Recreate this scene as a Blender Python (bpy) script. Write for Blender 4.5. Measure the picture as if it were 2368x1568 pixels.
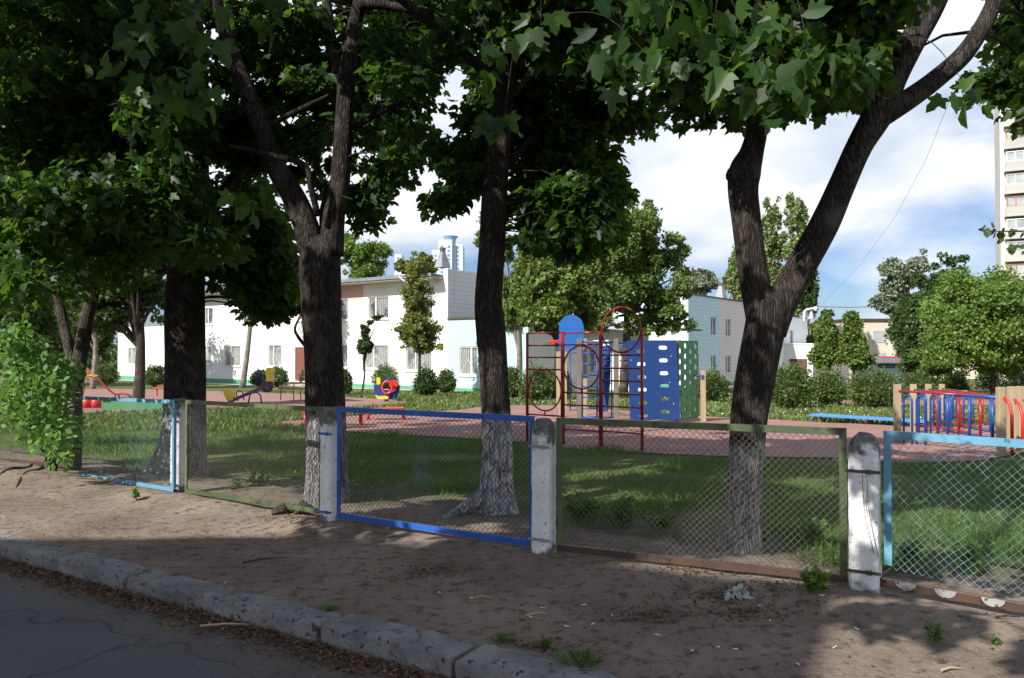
import bpy, math, random
import numpy as np
from mathutils import Vector, noise
R = math.radians
random.seed(7)
rng = np.random.default_rng(7)
sc = bpy.context.scene
for o in list(bpy.data.objects):
    bpy.data.objects.remove(o)
C = sc.collection

# ------------------------------------------------------------ camera
F = 18/23.1*2367.0          # focal length in the photograph's measuring pixels (2367 wide)
CX, CY, HY = 1183.5, 784.0, 815.0
TH = math.atan((HY-CY)/F)
EYE = 1.65
cam = bpy.data.cameras.new('camera'); co = bpy.data.objects.new('camera', cam); C.objects.link(co)
co.location = (0, 0, EYE); co.rotation_euler = (R(90)+TH, 0, 0)
cam.sensor_width = 23.1; cam.lens = 18.0; cam.clip_end = 5000; cam.clip_start = .05
sc.camera = co

# ------------------------------------------------------------ sky, sun, exposure
SUN_EL = R(38); SH = Vector((-.714, -.70)).normalized()     # horizontal direction towards the sun
SD = Vector((SH.x*math.cos(SUN_EL), SH.y*math.cos(SUN_EL), math.sin(SUN_EL)))
w = bpy.data.worlds.new('World'); sc.world = w; w.use_nodes = True
nt = w.node_tree; nt.nodes.clear(); N = nt.nodes.new; L = nt.links.new
out = N('ShaderNodeOutputWorld'); bg = N('ShaderNodeBackground'); L(bg.outputs[0], out.inputs[0])
bg.inputs[1].default_value = .066
sky = N('ShaderNodeTexSky'); sky.sky_type = 'NISHITA'; sky.sun_disc = False
sky.sun_elevation = SUN_EL; sky.sun_rotation = math.atan2(SH.x, SH.y); sky.air_density = 1.0; sky.dust_density = .4; sky.ozone_density = 2
tc = N('ShaderNodeTexCoord'); sep = N('ShaderNodeSeparateXYZ'); L(tc.outputs['Generated'], sep.inputs[0])
mp = N('ShaderNodeMapping'); mp.inputs['Scale'].default_value = (1, 1, 2.3); mp.inputs['Location'].default_value = (.35, .1, .2); L(tc.outputs['Generated'], mp.inputs[0])
n1 = N('ShaderNodeTexNoise'); n1.inputs['Scale'].default_value = 3.0; n1.inputs['Detail'].default_value = 7; n1.inputs['Roughness'].default_value = .5; L(mp.outputs[0], n1.inputs[0])
mr = N('ShaderNodeMapRange'); mr.inputs[1].default_value = .05; mr.inputs[2].default_value = .20; mr.inputs[3].default_value = -.27; mr.inputs[4].default_value = .16; L(sep.outputs[2], mr.inputs[0])
ad = N('ShaderNodeMath'); ad.operation = 'ADD'; L(n1.outputs[0], ad.inputs[0]); L(mr.outputs[0], ad.inputs[1])
cr = N('ShaderNodeValToRGB'); cr.color_ramp.elements[0].position = .32; cr.color_ramp.elements[1].position = .50; L(ad.outputs[0], cr.inputs[0])
n2 = N('ShaderNodeTexNoise'); n2.inputs['Scale'].default_value = 3.6; n2.inputs['Detail'].default_value = 6; L(mp.outputs[0], n2.inputs[0])
cr2 = N('ShaderNodeValToRGB'); e = cr2.color_ramp.elements; e[0].position = .36; e[0].color = (7.2, 8.2, 9.7, 1); e[1].position = .53; e[1].color = (11.3, 11.5, 11.9, 1); L(n2.outputs[0], cr2.inputs[0])
sb = N('ShaderNodeMix'); sb.data_type = 'RGBA'; sb.blend_type = 'MULTIPLY'; sb.inputs[0].default_value = 1; sb.inputs[7].default_value = (.72, .86, 1.15, 1); L(sky.outputs[0], sb.inputs[6])
hi = N('ShaderNodeMapRange'); hi.inputs[1].default_value = .42; hi.inputs[2].default_value = .62; hi.inputs[3].default_value = 1; hi.inputs[4].default_value = .25; L(sep.outputs[2], hi.inputs[0])
cm = N('ShaderNodeMath'); cm.operation = 'MULTIPLY'; L(cr.outputs[0], cm.inputs[0]); L(hi.outputs[0], cm.inputs[1])
mx = N('ShaderNodeMix'); mx.data_type = 'RGBA'; L(cm.outputs[0], mx.inputs[0]); L(sb.outputs[2], mx.inputs[6]); L(cr2.outputs[0], mx.inputs[7])
L(mx.outputs[2], bg.inputs[0])
sl = bpy.data.lights.new('sun', 'SUN'); sl.energy = 5.0; sl.angle = R(.5); sl.color = (1, .95, .87)
so = bpy.data.objects.new('sun', sl); C.objects.link(so); so.rotation_euler = SD.to_track_quat('Z', 'Y').to_euler()
vs = sc.view_settings; vs.view_transform = 'Standard'; vs.look = 'None'; vs.exposure = 0.55; vs.gamma = 1; vs.use_curve_mapping = False

# ------------------------------------------------------------ measuring helpers
def ray(x, y):
    a = (x-CX)/F; b = (CY-y)/F
    d = Vector((a, math.cos(TH)-b*math.sin(TH), math.sin(TH)+b*math.cos(TH)))
    return d/d.y
def at(x, y, Y):
    return Vector((0, 0, EYE)) + ray(x, y)*Y
def gz(X, Y):
    if Y <= 6.5: return 0.0
    s = min(.020, max(.0125, .018+.00015*X))
    return -s*(min(Y, 110)-6.5)
def gnd(x, y):
    d = ray(x, y); Y = 8.0
    for _ in range(60):
        z = gz(d.x*Y, Y); Y = .5*Y+.5*((z-EYE)/d.z)
    return Vector((d.x*Y, Y, gz(d.x*Y, Y)))
U = Vector((.847, -.531)); NN = Vector((.531, .847))      # along the kerb / away from the road
def un(u, n): return Vector((U.x*u+NN.x*n, U.y*u+NN.y*n))

# ------------------------------------------------------------ objects
W = {}
def wl(o):
    return W.get(o.name, Vector((0, 0, 0)))
def tag(o, label=None, cat=None, group=None, kind=None):
    if label: o['label'] = label
    if cat: o['category'] = cat
    if group: o['group'] = group
    if kind: o['kind'] = kind
    return o
def thing(name, loc, label, cat, group=None):
    o = bpy.data.objects.new(name, None); C.objects.link(o); o.location = loc; o.empty_display_size = .2
    W[o.name] = Vector(loc); return tag(o, label, cat, group)
class MB:
    def __init__(s): s.v = []; s.f = []
    def add(s, vs_, fs):
        b = len(s.v); s.v += [tuple(v) for v in vs_]; s.f += [tuple(i+b for i in f) for f in fs]; return s
    def box(s, c, sx, sy, sz, ax=None, ay=None, az=None):
        c = Vector(c); ax = (ax or Vector((1, 0, 0)))*sx/2; ay = (ay or Vector((0, 1, 0)))*sy/2; az = (az or Vector((0, 0, 1)))*sz/2
        vv = [c+i*ax+j*ay+k*az for k in (-1, 1) for j in (-1, 1) for i in (-1, 1)]
        return s.add(vv, [(0, 2, 3, 1), (4, 5, 7, 6), (0, 1, 5, 4), (2, 6, 7, 3), (0, 4, 6, 2), (1, 3, 7, 5)])
    def bar(s, a, b, wd, th, up=Vector((0, 0, 1))):        # rectangular bar from a to b
        a = Vector(a); b = Vector(b); d = b-a; l = d.length; d.normalize()
        sd = d.cross(up)
        if sd.length < 1e-3: sd = Vector((1, 0, 0))
        sd.normalize(); u2 = sd.cross(d)
        return s.box((a+b)/2, l, th, wd, d, sd, u2)
    def tube(s, pts, r, seg=8, cap=True, fn=None):
        pts = [Vector(p) for p in pts]
        n = len(pts)
        if not hasattr(r, '__len__'): r = [r]*n
        closed = (pts[0]-pts[-1]).length < 1e-6 and n > 3
        b = len(s.v); ref = None
        for i, p in enumerate(pts):
            t = (pts[min(i+1, n-1)]-pts[max(i-1, 0)])
            if closed and i in (0, n-1): t = pts[1]-pts[-2]
            t.normalize()
            if ref is None:
                ref = Vector((0, 0, 1)).cross(t)
                if ref.length < .1: ref = Vector((1, 0, 0))
                if abs(t.z) > .8: ref = Vector((1, 0, 0))
            ref = (ref-t*ref.dot(t)).normalized(); bi = t.cross(ref)
            for k in range(seg):
                a = 2*math.pi*k/seg; rr = r[i]
                if fn: rr *= fn(p, a, i)
                s.v.append(tuple(p+(ref*math.cos(a)+bi*math.sin(a))*rr))
        for i in range(n-1):
            for k in range(seg):
                k2 = (k+1) % seg
                s.f.append((b+i*seg+k, b+i*seg+k2, b+(i+1)*seg+k2, b+(i+1)*seg+k))
        if cap and not closed:
            s.f.append(tuple(b+k for k in reversed(range(seg)))); s.f.append(tuple(b+(n-1)*seg+k for k in range(seg)))
        return s
    def cyl(s, a, b, r, seg=10): return s.tube([a, b], r, seg)
    def ring(s, c, r, tr, ax, az, seg=32, ts=8):
        c = Vector(c); return s.tube([c+ax*r*math.cos(2*math.pi*(k % seg)/seg)+az*r*math.sin(2*math.pi*(k % seg)/seg) for k in range(seg+1)], tr, ts)
    def prism(s, pts, off):                                  # flat outline given thickness
        off = Vector(off); n = len(pts)
        vv = [Vector(p)-off/2 for p in pts]+[Vector(p)+off/2 for p in pts]
        return s.add(vv, [tuple(reversed(range(n))), tuple(range(n, 2*n))]+[(i, (i+1) % n, n+(i+1) % n, n+i) for i in range(n)])
    def build(s, name, m, parent=None, smooth=False, bevel=0):
        o0 = wl(parent) if parent else Vector((0, 0, 0))
        me = bpy.data.meshes.new(name); me.from_pydata([(v[0]-o0.x, v[1]-o0.y, v[2]-o0.z) for v in s.v], [], s.f)
        me.materials.append(m)
        if smooth:
            me.polygons.foreach_set('use_smooth', [True]*len(me.polygons))
        me.update()
        o = bpy.data.objects.new(name, me); C.objects.link(o)
        if parent: o.parent = parent
        W[o.name] = o0
        if bevel:
            bm = o.modifiers.new('bevel', 'BEVEL'); bm.width = bevel; bm.segments = 2; bm.limit_method = 'ANGLE'
        return o
def copy_tree(o, parent=None):
    c = o.copy(); C.objects.link(c)
    if parent: c.parent = parent
    for ch in list(o.children): copy_tree(ch, c)
    return c

# ------------------------------------------------------------ materials
def newmat(name):
    m = bpy.data.materials.new(name); m.use_nodes = True; t = m.node_tree; t.nodes.clear()
    o = t.nodes.new('ShaderNodeOutputMaterial'); p = t.nodes.new('ShaderNodeBsdfPrincipled'); t.links.new(p.outputs[0], o.inputs[0])
    return m, t, p, o
def nz(t, src, scale, detail=5, rough=.55, stretch=None):
    if stretch:
        q = t.nodes.new('ShaderNodeMapping'); q.inputs['Scale'].default_value = stretch; t.links.new(src, q.inputs[0]); src = q.outputs[0]
    n = t.nodes.new('ShaderNodeTexNoise'); n.inputs['Scale'].default_value = scale; n.inputs['Detail'].default_value = detail; n.inputs['Roughness'].default_value = rough
    t.links.new(src, n.inputs[0]); return n.outputs[0]
def ramp(t, src, a, b, c1=(0, 0, 0), c2=(1, 1, 1)):
    r = t.nodes.new('ShaderNodeValToRGB'); e = r.color_ramp.elements; e[0].position = a; e[1].position = b
    e[0].color = (*c1, 1); e[1].color = (*c2, 1); t.links.new(src, r.inputs[0]); return r.outputs[0]
def mixc(t, f, a, b, blend='MIX'):
    m = t.nodes.new('ShaderNodeMix'); m.data_type = 'RGBA'; m.blend_type = blend
    for s, i in ((f, 0), (a, 6), (b, 7)):
        if isinstance(s, (int, float)): m.inputs[i].default_value = s
        elif isinstance(s, tuple): m.inputs[i].default_value = (*s, 1)
        else: t.links.new(s, m.inputs[i])
    return m.outputs[2]
def math_(t, op, a, b=0):
    m = t.nodes.new('ShaderNodeMath'); m.operation = op
    for s, i in ((a, 0), (b, 1)):
        if isinstance(s, (int, float)): m.inputs[i].default_value = s
        else: t.links.new(s, m.inputs[i])
    return m.outputs[0]
def bump(t, p, h, strength, dist=.02):
    b = t.nodes.new('ShaderNodeBump'); b.inputs['Strength'].default_value = strength; b.inputs['Distance'].default_value = dist
    t.links.new(h, b.inputs['Height']); t.links.new(b.outputs[0], p.inputs['Normal'])
def pos(t):
    g = t.nodes.new('ShaderNodeNewGeometry'); return g.outputs['Position']
def M(name, c1, c2=None, scale=6, rough=.7, bs=0, bsc=None, a=.35, b=.65, stretch=None, metal=0, spec=.5, c3=None, s3=30, t3=(.6, .7)):
    m, t, p, o = newmat(name); P = pos(t)
    if c2 is None: c2 = tuple(x*.8 for x in c1)
    col = mixc(t, ramp(t, nz(t, P, scale, stretch=stretch), a, b), c1, c2)
    if c3: col = mixc(t, ramp(t, nz(t, P, s3, 6), *t3), col, c3)
    t.links.new(col, p.inputs['Base Color']); p.inputs['Roughness'].default_value = rough; p.inputs['Metallic'].default_value = metal
    p.inputs['Specular IOR Level'].default_value = spec
    if bs: bump(t, p, nz(t, P, bsc or scale*4, 7, .65, stretch), bs)
    return m
def leafmat(name, c1, c2, c3, tr, tf=.35, rough=.5, spec=.35):
    m, t, p, o = newmat(name); g = t.nodes.new('ShaderNodeNewGeometry')
    r = t.nodes.new('ShaderNodeValToRGB'); e = r.color_ramp.elements; e[0].color = (*c1, 1); e[1].color = (*c3, 1); e[1].position = 1
    k = r.color_ramp.elements.new(.5); k.color = (*c2, 1)
    t.links.new(g.outputs['Random Per Island'], r.inputs[0])
    big = ramp(t, nz(t, g.outputs['Position'], .9, 3), .35, .65, (.8, .85, .8), (1.15, 1.1, 1.05))
    col = mixc(t, 1.0, r.outputs[0], big, 'MULTIPLY')
    t.links.new(col, p.inputs['Base Color']); p.inputs['Roughness'].default_value = rough; p.inputs['Specular IOR Level'].default_value = spec
    tl = t.nodes.new('ShaderNodeBsdfTranslucent'); tl.inputs[0].default_value = (*tr, 1)
    ms = t.nodes.new('ShaderNodeMixShader'); ms.inputs[0].default_value = tf
    t.links.new(p.outputs[0], ms.inputs[1]); t.links.new(tl.outputs[0], ms.inputs[2]); t.links.new(ms.outputs[0], o.inputs[0])
    return m
def barkmat(name, c1, c2, white_z=None, wcol=(.42, .41, .40), sc_=7, white_soft=.12):
    m, t, p, o = newmat(name); P = pos(t)
    st = (1, 1, .16)
    n0 = nz(t, P, sc_*2.2, 8, .7, st)
    wq = t.nodes.new('ShaderNodeMapping'); wq.inputs['Scale'].default_value = (1, 1, .2); t.links.new(P, wq.inputs[0])
    wn = t.nodes.new('ShaderNodeTexNoise'); wn.inputs['Scale'].default_value = 5; wn.inputs['Detail'].default_value = 4; t.links.new(wq.outputs[0], wn.inputs[0])
    va = t.nodes.new('ShaderNodeMix'); va.data_type = 'VECTOR'; va.inputs[0].default_value = .24; t.links.new(wq.outputs[0], va.inputs[4]); t.links.new(wn.outputs[1], va.inputs[5])
    vo = t.nodes.new('ShaderNodeTexVoronoi'); vo.feature = 'DISTANCE_TO_EDGE'; vo.inputs['Scale'].default_value = 40; t.links.new(va.outputs[1], vo.inputs[0])
    fur = ramp(t, vo.outputs['Distance'], .0, .22)
    n = math_(t, 'ADD', math_(t, 'MULTIPLY', n0, .75), math_(t, 'MULTIPLY', fur, .25))
    col = mixc(t, ramp(t, n, .44, .68), c1, c2)
    col = mixc(t, ramp(t, nz(t, P, 3, 4), .55, .72), col, tuple(x*1.5 for x in c2))
    if white_z:
        s = t.nodes.new('ShaderNodeSeparateXYZ'); t.links.new(P, s.inputs[0])
        k = math_(t, 'SUBTRACT', white_z, s.outputs[2]); k = math_(t, 'ADD', k, math_(t, 'MULTIPLY', math_(t, 'SUBTRACT', nz(t, P, 9, 5, .6, (1, 1, .3)), .5), .35))
        mk = ramp(t, math_(t, 'DIVIDE', k, white_soft), 0, 1)
        wear = ramp(t, n, .42, .58)
        col = mixc(t, math_(t, 'MULTIPLY', mk, math_(t, 'ADD', math_(t, 'MULTIPLY', wear, .72), .28)), col, mixc(t, ramp(t, nz(t, P, 5, 4), .35, .7), wcol, tuple(x*.72 for x in wcol)))
    t.links.new(col, p.inputs['Base Color']); p.inputs['Roughness'].default_value = .92; p.inputs['Specular IOR Level'].default_value = .2
    bump(t, p, n, 1.0, .045)
    return m
def wallmat(name, base, mortar, d, bw=.6, bh=.3, bstr=.3, mort=.012, dirt=(.5, .48, .45), da=(.62, .8)):
    m, t, p, o = newmat(name); P = pos(t)
    vd = t.nodes.new('ShaderNodeVectorMath'); vd.operation = 'DOT_PRODUCT'; vd.inputs[1].default_value = (d.x, d.y, 0); t.links.new(P, vd.inputs[0])
    s = t.nodes.new('ShaderNodeSeparateXYZ'); t.links.new(P, s.inputs[0])
    c = t.nodes.new('ShaderNodeCombineXYZ'); t.links.new(vd.outputs['Value'], c.inputs[0]); t.links.new(s.outputs[2], c.inputs[1])
    b = t.nodes.new('ShaderNodeTexBrick'); b.inputs['Scale'].default_value = 1; b.inputs['Brick Width'].default_value = bw; b.inputs['Row Height'].default_value = bh
    b.inputs['Mortar Size'].default_value = mort; b.inputs['Color1'].default_value = (*base, 1); b.inputs['Color2'].default_value = (*[x*.96 for x in base], 1); b.inputs['Mortar'].default_value = (*mortar, 1)
    t.links.new(c.outputs[0], b.inputs[0])
    col = mixc(t, ramp(t, nz(t, P, .7, 6, .6, (1, 1, .5)), *da), b.outputs[0], dirt)
    streak = ramp(t, nz(t, P, 3.2, 5, .6, (1, 1, .08)), .60, .75)
    col = mixc(t, math_(t, 'MULTIPLY', streak, .35), col, tuple(x*.6 for x in base))
    t.links.new(col, p.inputs['Base Color']); p.inputs['Roughness'].default_value = .85
    bump(t, p, b.outputs['Fac'], -bstr, .02)
    return m

mats = {}
def asphalt_mat():
    m, t, p, o = newmat('asphalt'); P = pos(t)
    c = mixc(t, ramp(t, nz(t, P, 1.1, 6), .3, .7), (.066, .068, .074), (.105, .105, .108))
    c = mixc(t, ramp(t, nz(t, P, 48, 6, .8), .55, .64), c, (.17, .17, .172)); c = mixc(t, ramp(t, nz(t, P, 60, 4, .8), .60, .68), c, (.03, .03, .032))
    q_ = t.nodes.new('ShaderNodeTexVoronoi'); q_.feature = 'DISTANCE_TO_EDGE'; q_.inputs['Scale'].default_value = .45
    mw = t.nodes.new('ShaderNodeMix'); mw.data_type = 'VECTOR'; mw.inputs[0].default_value = .35; n_ = t.nodes.new('ShaderNodeTexNoise'); n_.inputs['Scale'].default_value = 2.2; n_.inputs['Detail'].default_value = 6; t.links.new(P, n_.inputs[0])
    t.links.new(P, mw.inputs[4]); t.links.new(n_.outputs[1], mw.inputs[5]); t.links.new(mw.outputs[1], q_.inputs[0])
    c = mixc(t, ramp(t, q_.outputs['Distance'], .0, .006, (.8, .8, .8), (0, 0, 0)), c, (.02, .02, .02))
    vd = t.nodes.new('ShaderNodeVectorMath'); vd.operation = 'DOT_PRODUCT'; vd.inputs[1].default_value = (NN.x, NN.y, 0); t.links.new(P, vd.inputs[0])
    d = math_(t, 'ADD', vd.outputs['Value'], math_(t, 'MULTIPLY', math_(t, 'SUBTRACT', nz(t, P, 2.5, 6), .5), .9))
    f = ramp(t, math_(t, 'SUBTRACT', d, 2.6), .25, .75)
    c = mixc(t, f, c, mixc(t, ramp(t, nz(t, P, 30, 6), .4, .6), (.15, .125, .105), (.10, .08, .065)))
    t.links.new(c, p.inputs['Base Color']); p.inputs['Roughness'].default_value = .9; bump(t, p, nz(t, P, 80, 6, .8), .6, .012); return m
mats['asphalt'] = asphalt_mat()
mats['kerb'] = M('kerb_concrete', (.27, .265, .26), (.145, .145, .145), 4, .9, 1.0, 34, c3=(.04, .04, .042), s3=20, t3=(.58, .66))
mats['rubber'] = M('red_rubber', (.30, .165, .135), (.25, .135, .115), .6, .95, .2, 60, c3=(.36, .22, .18), s3=3, t3=(.55, .7))
mats['pave'] = M('pale_paving', (.42, .38, .34), (.34, .31, .28), 1, .9)
mats['white'] = M('white_paint', (.78, .78, .77), (.72, .72, .70), 2, .5)
mats['curb_red'] = M('red_enamel', (.42, .022, .018), (.34, .02, .018), 3, .32, .05, 60)
mats['darkred'] = M('dark_red_enamel', (.32, .018, .016), (.25, .016, .016), 3, .32, .05, 60)
mats['brightred'] = M('bright_red_enamel', (.60, .035, .025), (.5, .03, .025), 3, .4, .05, 60)
mats['blue'] = M('blue_enamel', (.012, .065, .30), (.010, .055, .26), 2.5, .38, .05, 50)
mats['bluepanel'] = M('blue_panel', (.008, .045, .18), (.008, .04, .155), 1.2, .45)
mats['lightblue_panel'] = M('sky_blue_panel', (.025, .14, .46), (.022, .125, .42), 1.2, .4)
mats['benchblue'] = M('bench_blue', (.05, .24, .66), (.04, .20, .6), 1.2, .4)
mats['navy'] = M('navy_enamel', (.015, .04, .22), (.015, .035, .17), 3, .4)
mats['green'] = M('green_panel', (.07, .25, .12), (.065, .23, .11), 1.5, .5)
mats['yellow'] = M('yellow_enamel', (.70, .50, .05), (.62, .45, .05), 3, .45)
mats['wood'] = M('pale_timber', (.44, .34, .22), (.32, .24, .15), 7, .75, .15, 40, stretch=(1, 1, .08))
mats['shadewood'] = M('shaded_timber', (.20, .165, .125), (.14, .115, .09), 7, .8, .15, 40, stretch=(1, 1, .08))  # pale timber with tree shade put into its colour, for the front tower posts
mats['brownwood'] = M('brown_bench_wood', (.20, .12, .07), (.30, .22, .12), 4, .7)
mats['steps'] = M('concrete_steps', (.45, .36, .30), (.38, .31, .26), 3, .9)
def peel(name, c1, c2, under, amt=(.58, .64), sc_=14):
    m, t, p, o = newmat(name); P = pos(t)
    col = mixc(t, ramp(t, nz(t, P, 3, 4), .4, .6), c1, c2)
    col = mixc(t, ramp(t, nz(t, P, sc_, 7, .65), *amt), col, under)
    t.links.new(col, p.inputs['Base Color']); p.inputs['Roughness'].default_value = .5
    bump(t, p, nz(t, P, sc_, 7, .65), .3, .004); return m
mats['f_blue'] = peel('blue_fence_paint', (.014, .095, .40), (.013, .08, .34), (.02, .05, .18), (.66, .72))
mats['f_light'] = peel('light_blue_fence_paint', (.12, .31, .44), (.10, .26, .38), (.03, .14, .15), (.62, .67))
mats['f_green'] = peel('worn_green_fence_paint', (.055, .075, .032), (.10, .125, .05), (.02, .035, .03), (.56, .64), 9)
mats['f_dark'] = peel('dark_fence_paint', (.05, .055, .035), (.03, .035, .025), (.09, .05, .03), (.58, .66), 9)
mats['rust'] = peel('rust_brown_rail', (.085, .04, .028), (.055, .033, .026), (.03, .022, .018))
mats['w_dark'] = M('dark_mesh_wire', (.06, .055, .05), (.035, .033, .03), 9, .6)
mats['w_grey'] = M('bare_mesh_wire', (.13, .12, .105), (.07, .065, .06), 9, .6)
mats['w_blue'] = M('navy_mesh_wire', (.02, .045, .11), (.02, .022, .03), 2, .6, a=.4, b=.5)
mats['w_light'] = M('light_blue_mesh_wire', (.22, .33, .35), (.10, .17, .19), 5, .6)
def postmat():
    m, t, p, o = newmat('whitewashed_concrete'); P = pos(t); s_ = t.nodes.new('ShaderNodeSeparateXYZ'); t.links.new(P, s_.inputs[0])
    w_ = mixc(t, ramp(t, nz(t, P, 5, 5), .35, .65), (.80, .80, .80), (.62, .62, .63))
    w_ = mixc(t, ramp(t, nz(t, P, 55, 6, .7), .60, .66), w_, (.16, .155, .15))
    w_ = mixc(t, ramp(t, nz(t, P, 16, 6, .7), .62, .68), w_, (.25, .24, .23))
    g_ = mixc(t, ramp(t, nz(t, P, 22, 7, .7), .4, .6), (.20, .20, .19), (.07, .07, .065))
    k = math_(t, 'ADD', s_.outputs[2], math_(t, 'MULTIPLY', math_(t, 'SUBTRACT', nz(t, P, 8, 5), .5), .5))
    top_ = ramp(t, k, .93, 1.02); low = ramp(t, k, .02, .10, (1, 1, 1), (0, 0, 0))
    t.links.new(mixc(t, math_(t, 'MAXIMUM', top_, low), w_, g_), p.inputs['Base Color']); p.inputs['Roughness'].default_value = .92
    bump(t, p, nz(t, P, 30, 8, .7), .7, .012); return m
mats['post'] = postmat()
mats['post_old'] = M('old_whitewash', (.36, .36, .35), (.25, .25, .24), 5, .9, .8, 45, c3=(.07, .07, .07), s3=26, t3=(.58, .63))
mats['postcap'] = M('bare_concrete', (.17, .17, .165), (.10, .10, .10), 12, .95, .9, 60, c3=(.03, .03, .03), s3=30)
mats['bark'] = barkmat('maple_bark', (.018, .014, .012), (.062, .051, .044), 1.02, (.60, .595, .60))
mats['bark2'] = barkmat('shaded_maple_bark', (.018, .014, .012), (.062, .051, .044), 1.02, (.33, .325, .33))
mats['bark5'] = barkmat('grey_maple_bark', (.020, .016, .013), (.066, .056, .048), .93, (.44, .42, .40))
mats['bark_plain'] = barkmat('dark_bark', (.05, .04, .034), (.10, .085, .07))
mats['bark_pale'] = barkmat('pale_bark', (.20, .18, .15), (.30, .27, .23))
mats['leaf'] = leafmat('maple_leaf', (.008, .024, .008), (.016, .044, .011), (.046, .092, .018), (.15, .30, .025), .32, .45, .25)
mats['leaf_young'] = leafmat('poplar_sapling_leaf', (.06, .14, .035), (.11, .22, .06), (.20, .33, .12), (.22, .40, .05), .35, .55, .3)
mats['leaf_linden'] = leafmat('linden_leaf', (.075, .135, .028), (.12, .19, .042), (.20, .26, .075), (.20, .28, .05), .3)
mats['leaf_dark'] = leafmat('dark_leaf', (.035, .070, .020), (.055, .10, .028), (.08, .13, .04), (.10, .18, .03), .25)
mats['leaf_bright'] = leafmat('bright_leaf', (.10, .18, .035), (.15, .235, .05), (.20, .29, .08), (.25, .38, .06), .35)
mats['leaf_poplar'] = leafmat('poplar_leaf', (.13, .19, .06), (.21, .27, .10), (.30, .35, .17), (.2, .28, .06), .25)
mats['leaf_silver'] = leafmat('silver_leaf', (.13, .17, .12), (.22, .26, .19), (.32, .36, .28), (.2, .28, .1), .2)
mats['leaf_hedge'] = leafmat('hedge_leaf', (.06, .10, .028), (.095, .14, .04), (.14, .19, .06), (.16, .25, .05), .3)
mats['leaf_olive'] = leafmat('olive_leaf', (.12, .15, .035), (.17, .195, .05), (.24, .25, .08), (.25, .3, .06), .3)
mats['spruce'] = leafmat('spruce_needles', (.05, .085, .05), (.07, .11, .06), (.10, .14, .08), (.1, .15, .06), .15)
mats['weed'] = leafmat('weed_leaf', (.07, .14, .03), (.11, .20, .045), (.17, .27, .08), (.25, .40, .06), .35)
mats['blade'] = leafmat('grass_blade', (.045, .10, .02), (.075, .15, .03), (.13, .19, .05), (.16, .30, .04), .35)
mats['meadow'] = leafmat('meadow_blade', (.075, .115, .028), (.12, .17, .045), (.20, .21, .08), (.2, .3, .06), .3)
mats['litter'] = leafmat('brown_litter', (.07, .034, .02), (.13, .068, .04), (.24, .15, .09), (.1, .05, .02), .1)

# ------------------------------------------------------------ leaves and foliage
MAPLE_H = [(0, 0, 0), (.2, -.12, .03), (.47, -.08, -.05), (.38, .12, .05), (.64, .38, -.10), (.45, .46, .0), (.25, .50, .08), (.27, .76, -.0), (0, 1.08, -.12)]
def tmpl(half):
    a = np.array(half); n = len(a)
    v = list(map(tuple, a)) + [(-x, y, z) for x, y, z in a[1:-1]]
    f1 = tuple(range(n)); f2 = tuple([0, n-1]+[n+k for k in reversed(range(n-2))])
    return np.array(v, float), [f1, f2]
T_MAPLE = tmpl(MAPLE_H)
T_OVAL = (np.array([(0, 0, 0), (.36, .38, .05), (.28, .72, 0), (0, 1, -.05), (-.28, .72, 0), (-.36, .38, .05)], float), [(0, 1, 2, 3, 4, 5)])
T_CLUMP = (np.array([(0, 0, 0), (.5, .25, .1), (.3, .6, 0), (.45, 1.0, -.1), (0, .8, .1), (-.4, .95, 0), (-.3, .5, .1), (-.55, .2, 0)], float), [(0, 1, 2, 3, 4, 5, 6, 7)])
T_WIDE = (np.array([(-.16, 0, 0), (.16, 0, 0), (.2, .5, .05), (.05, .75, .1), (-.05, 1, .2), (-.2, .55, .05)], float), [(0, 1, 2, 3, 4, 5)])
T_BLADE = (np.array([(-.06, 0, 0), (.06, 0, 0), (.03, .6, .08), (0, 1, .25), ], float), [(0, 1, 2, 3)])
def nrm(a): return a/np.maximum(np.linalg.norm(a, axis=1, keepdims=True), 1e-9)
def leafmesh(name, P, D, Nn, S, T, mat_, parent):
    P = np.asarray(P, float); D = nrm(np.asarray(D, float)); Nn = np.asarray(Nn, float)
    Nn = nrm(Nn-D*(Nn*D).sum(1, keepdims=True)); X = np.cross(D, Nn)
    tv, tf = T; S = np.asarray(S, float)[:, None, None]
    fold = (rng.uniform(.2, 2.4, len(P))*np.where(rng.random(len(P)) < .8, 1, -.6))[:, None, None]
    V = P[:, None, :]+S*(tv[None, :, 0:1]*X[:, None, :]+tv[None, :, 1:2]*D[:, None, :]+fold*tv[None, :, 2:3]*Nn[:, None, :])
    n, k = V.shape[:2]
    if parent is not None: V = V-np.array(wl(parent))[None, None, :]
    V = V.reshape(-1, 3).astype(np.float32)
    loops = np.concatenate([np.array(f) for f in tf]); L_ = len(loops); sizes = np.array([len(f) for f in tf]); nf = len(tf)
    al = (np.arange(n)[:, None]*k+loops[None, :]).reshape(-1).astype(np.int32)
    st = np.concatenate([[0], np.cumsum(sizes)[:-1]]); als = (np.arange(n)[:, None]*L_+st[None, :]).reshape(-1).astype(np.int32)
    me = bpy.data.meshes.new(name)
    me.vertices.add(n*k); me.vertices.foreach_set('co', V.ravel())
    me.loops.add(len(al)); me.loops.foreach_set('vertex_index', al)
    me.polygons.add(n*nf); me.polygons.foreach_set('loop_start', als)
    try: me.polygons.foreach_set('loop_total', np.tile(sizes, n).astype(np.int32))
    except Exception: pass
    me.materials.append(mat_); me.update(calc_edges=True); me.validate()
    o = bpy.data.objects.new(name, me); C.objects.link(o)
    if parent is not None: o.parent = parent; W[o.name] = wl(parent)
    return o
def rdir(n):
    return nrm(rng.normal(size=(n, 3)))
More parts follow.
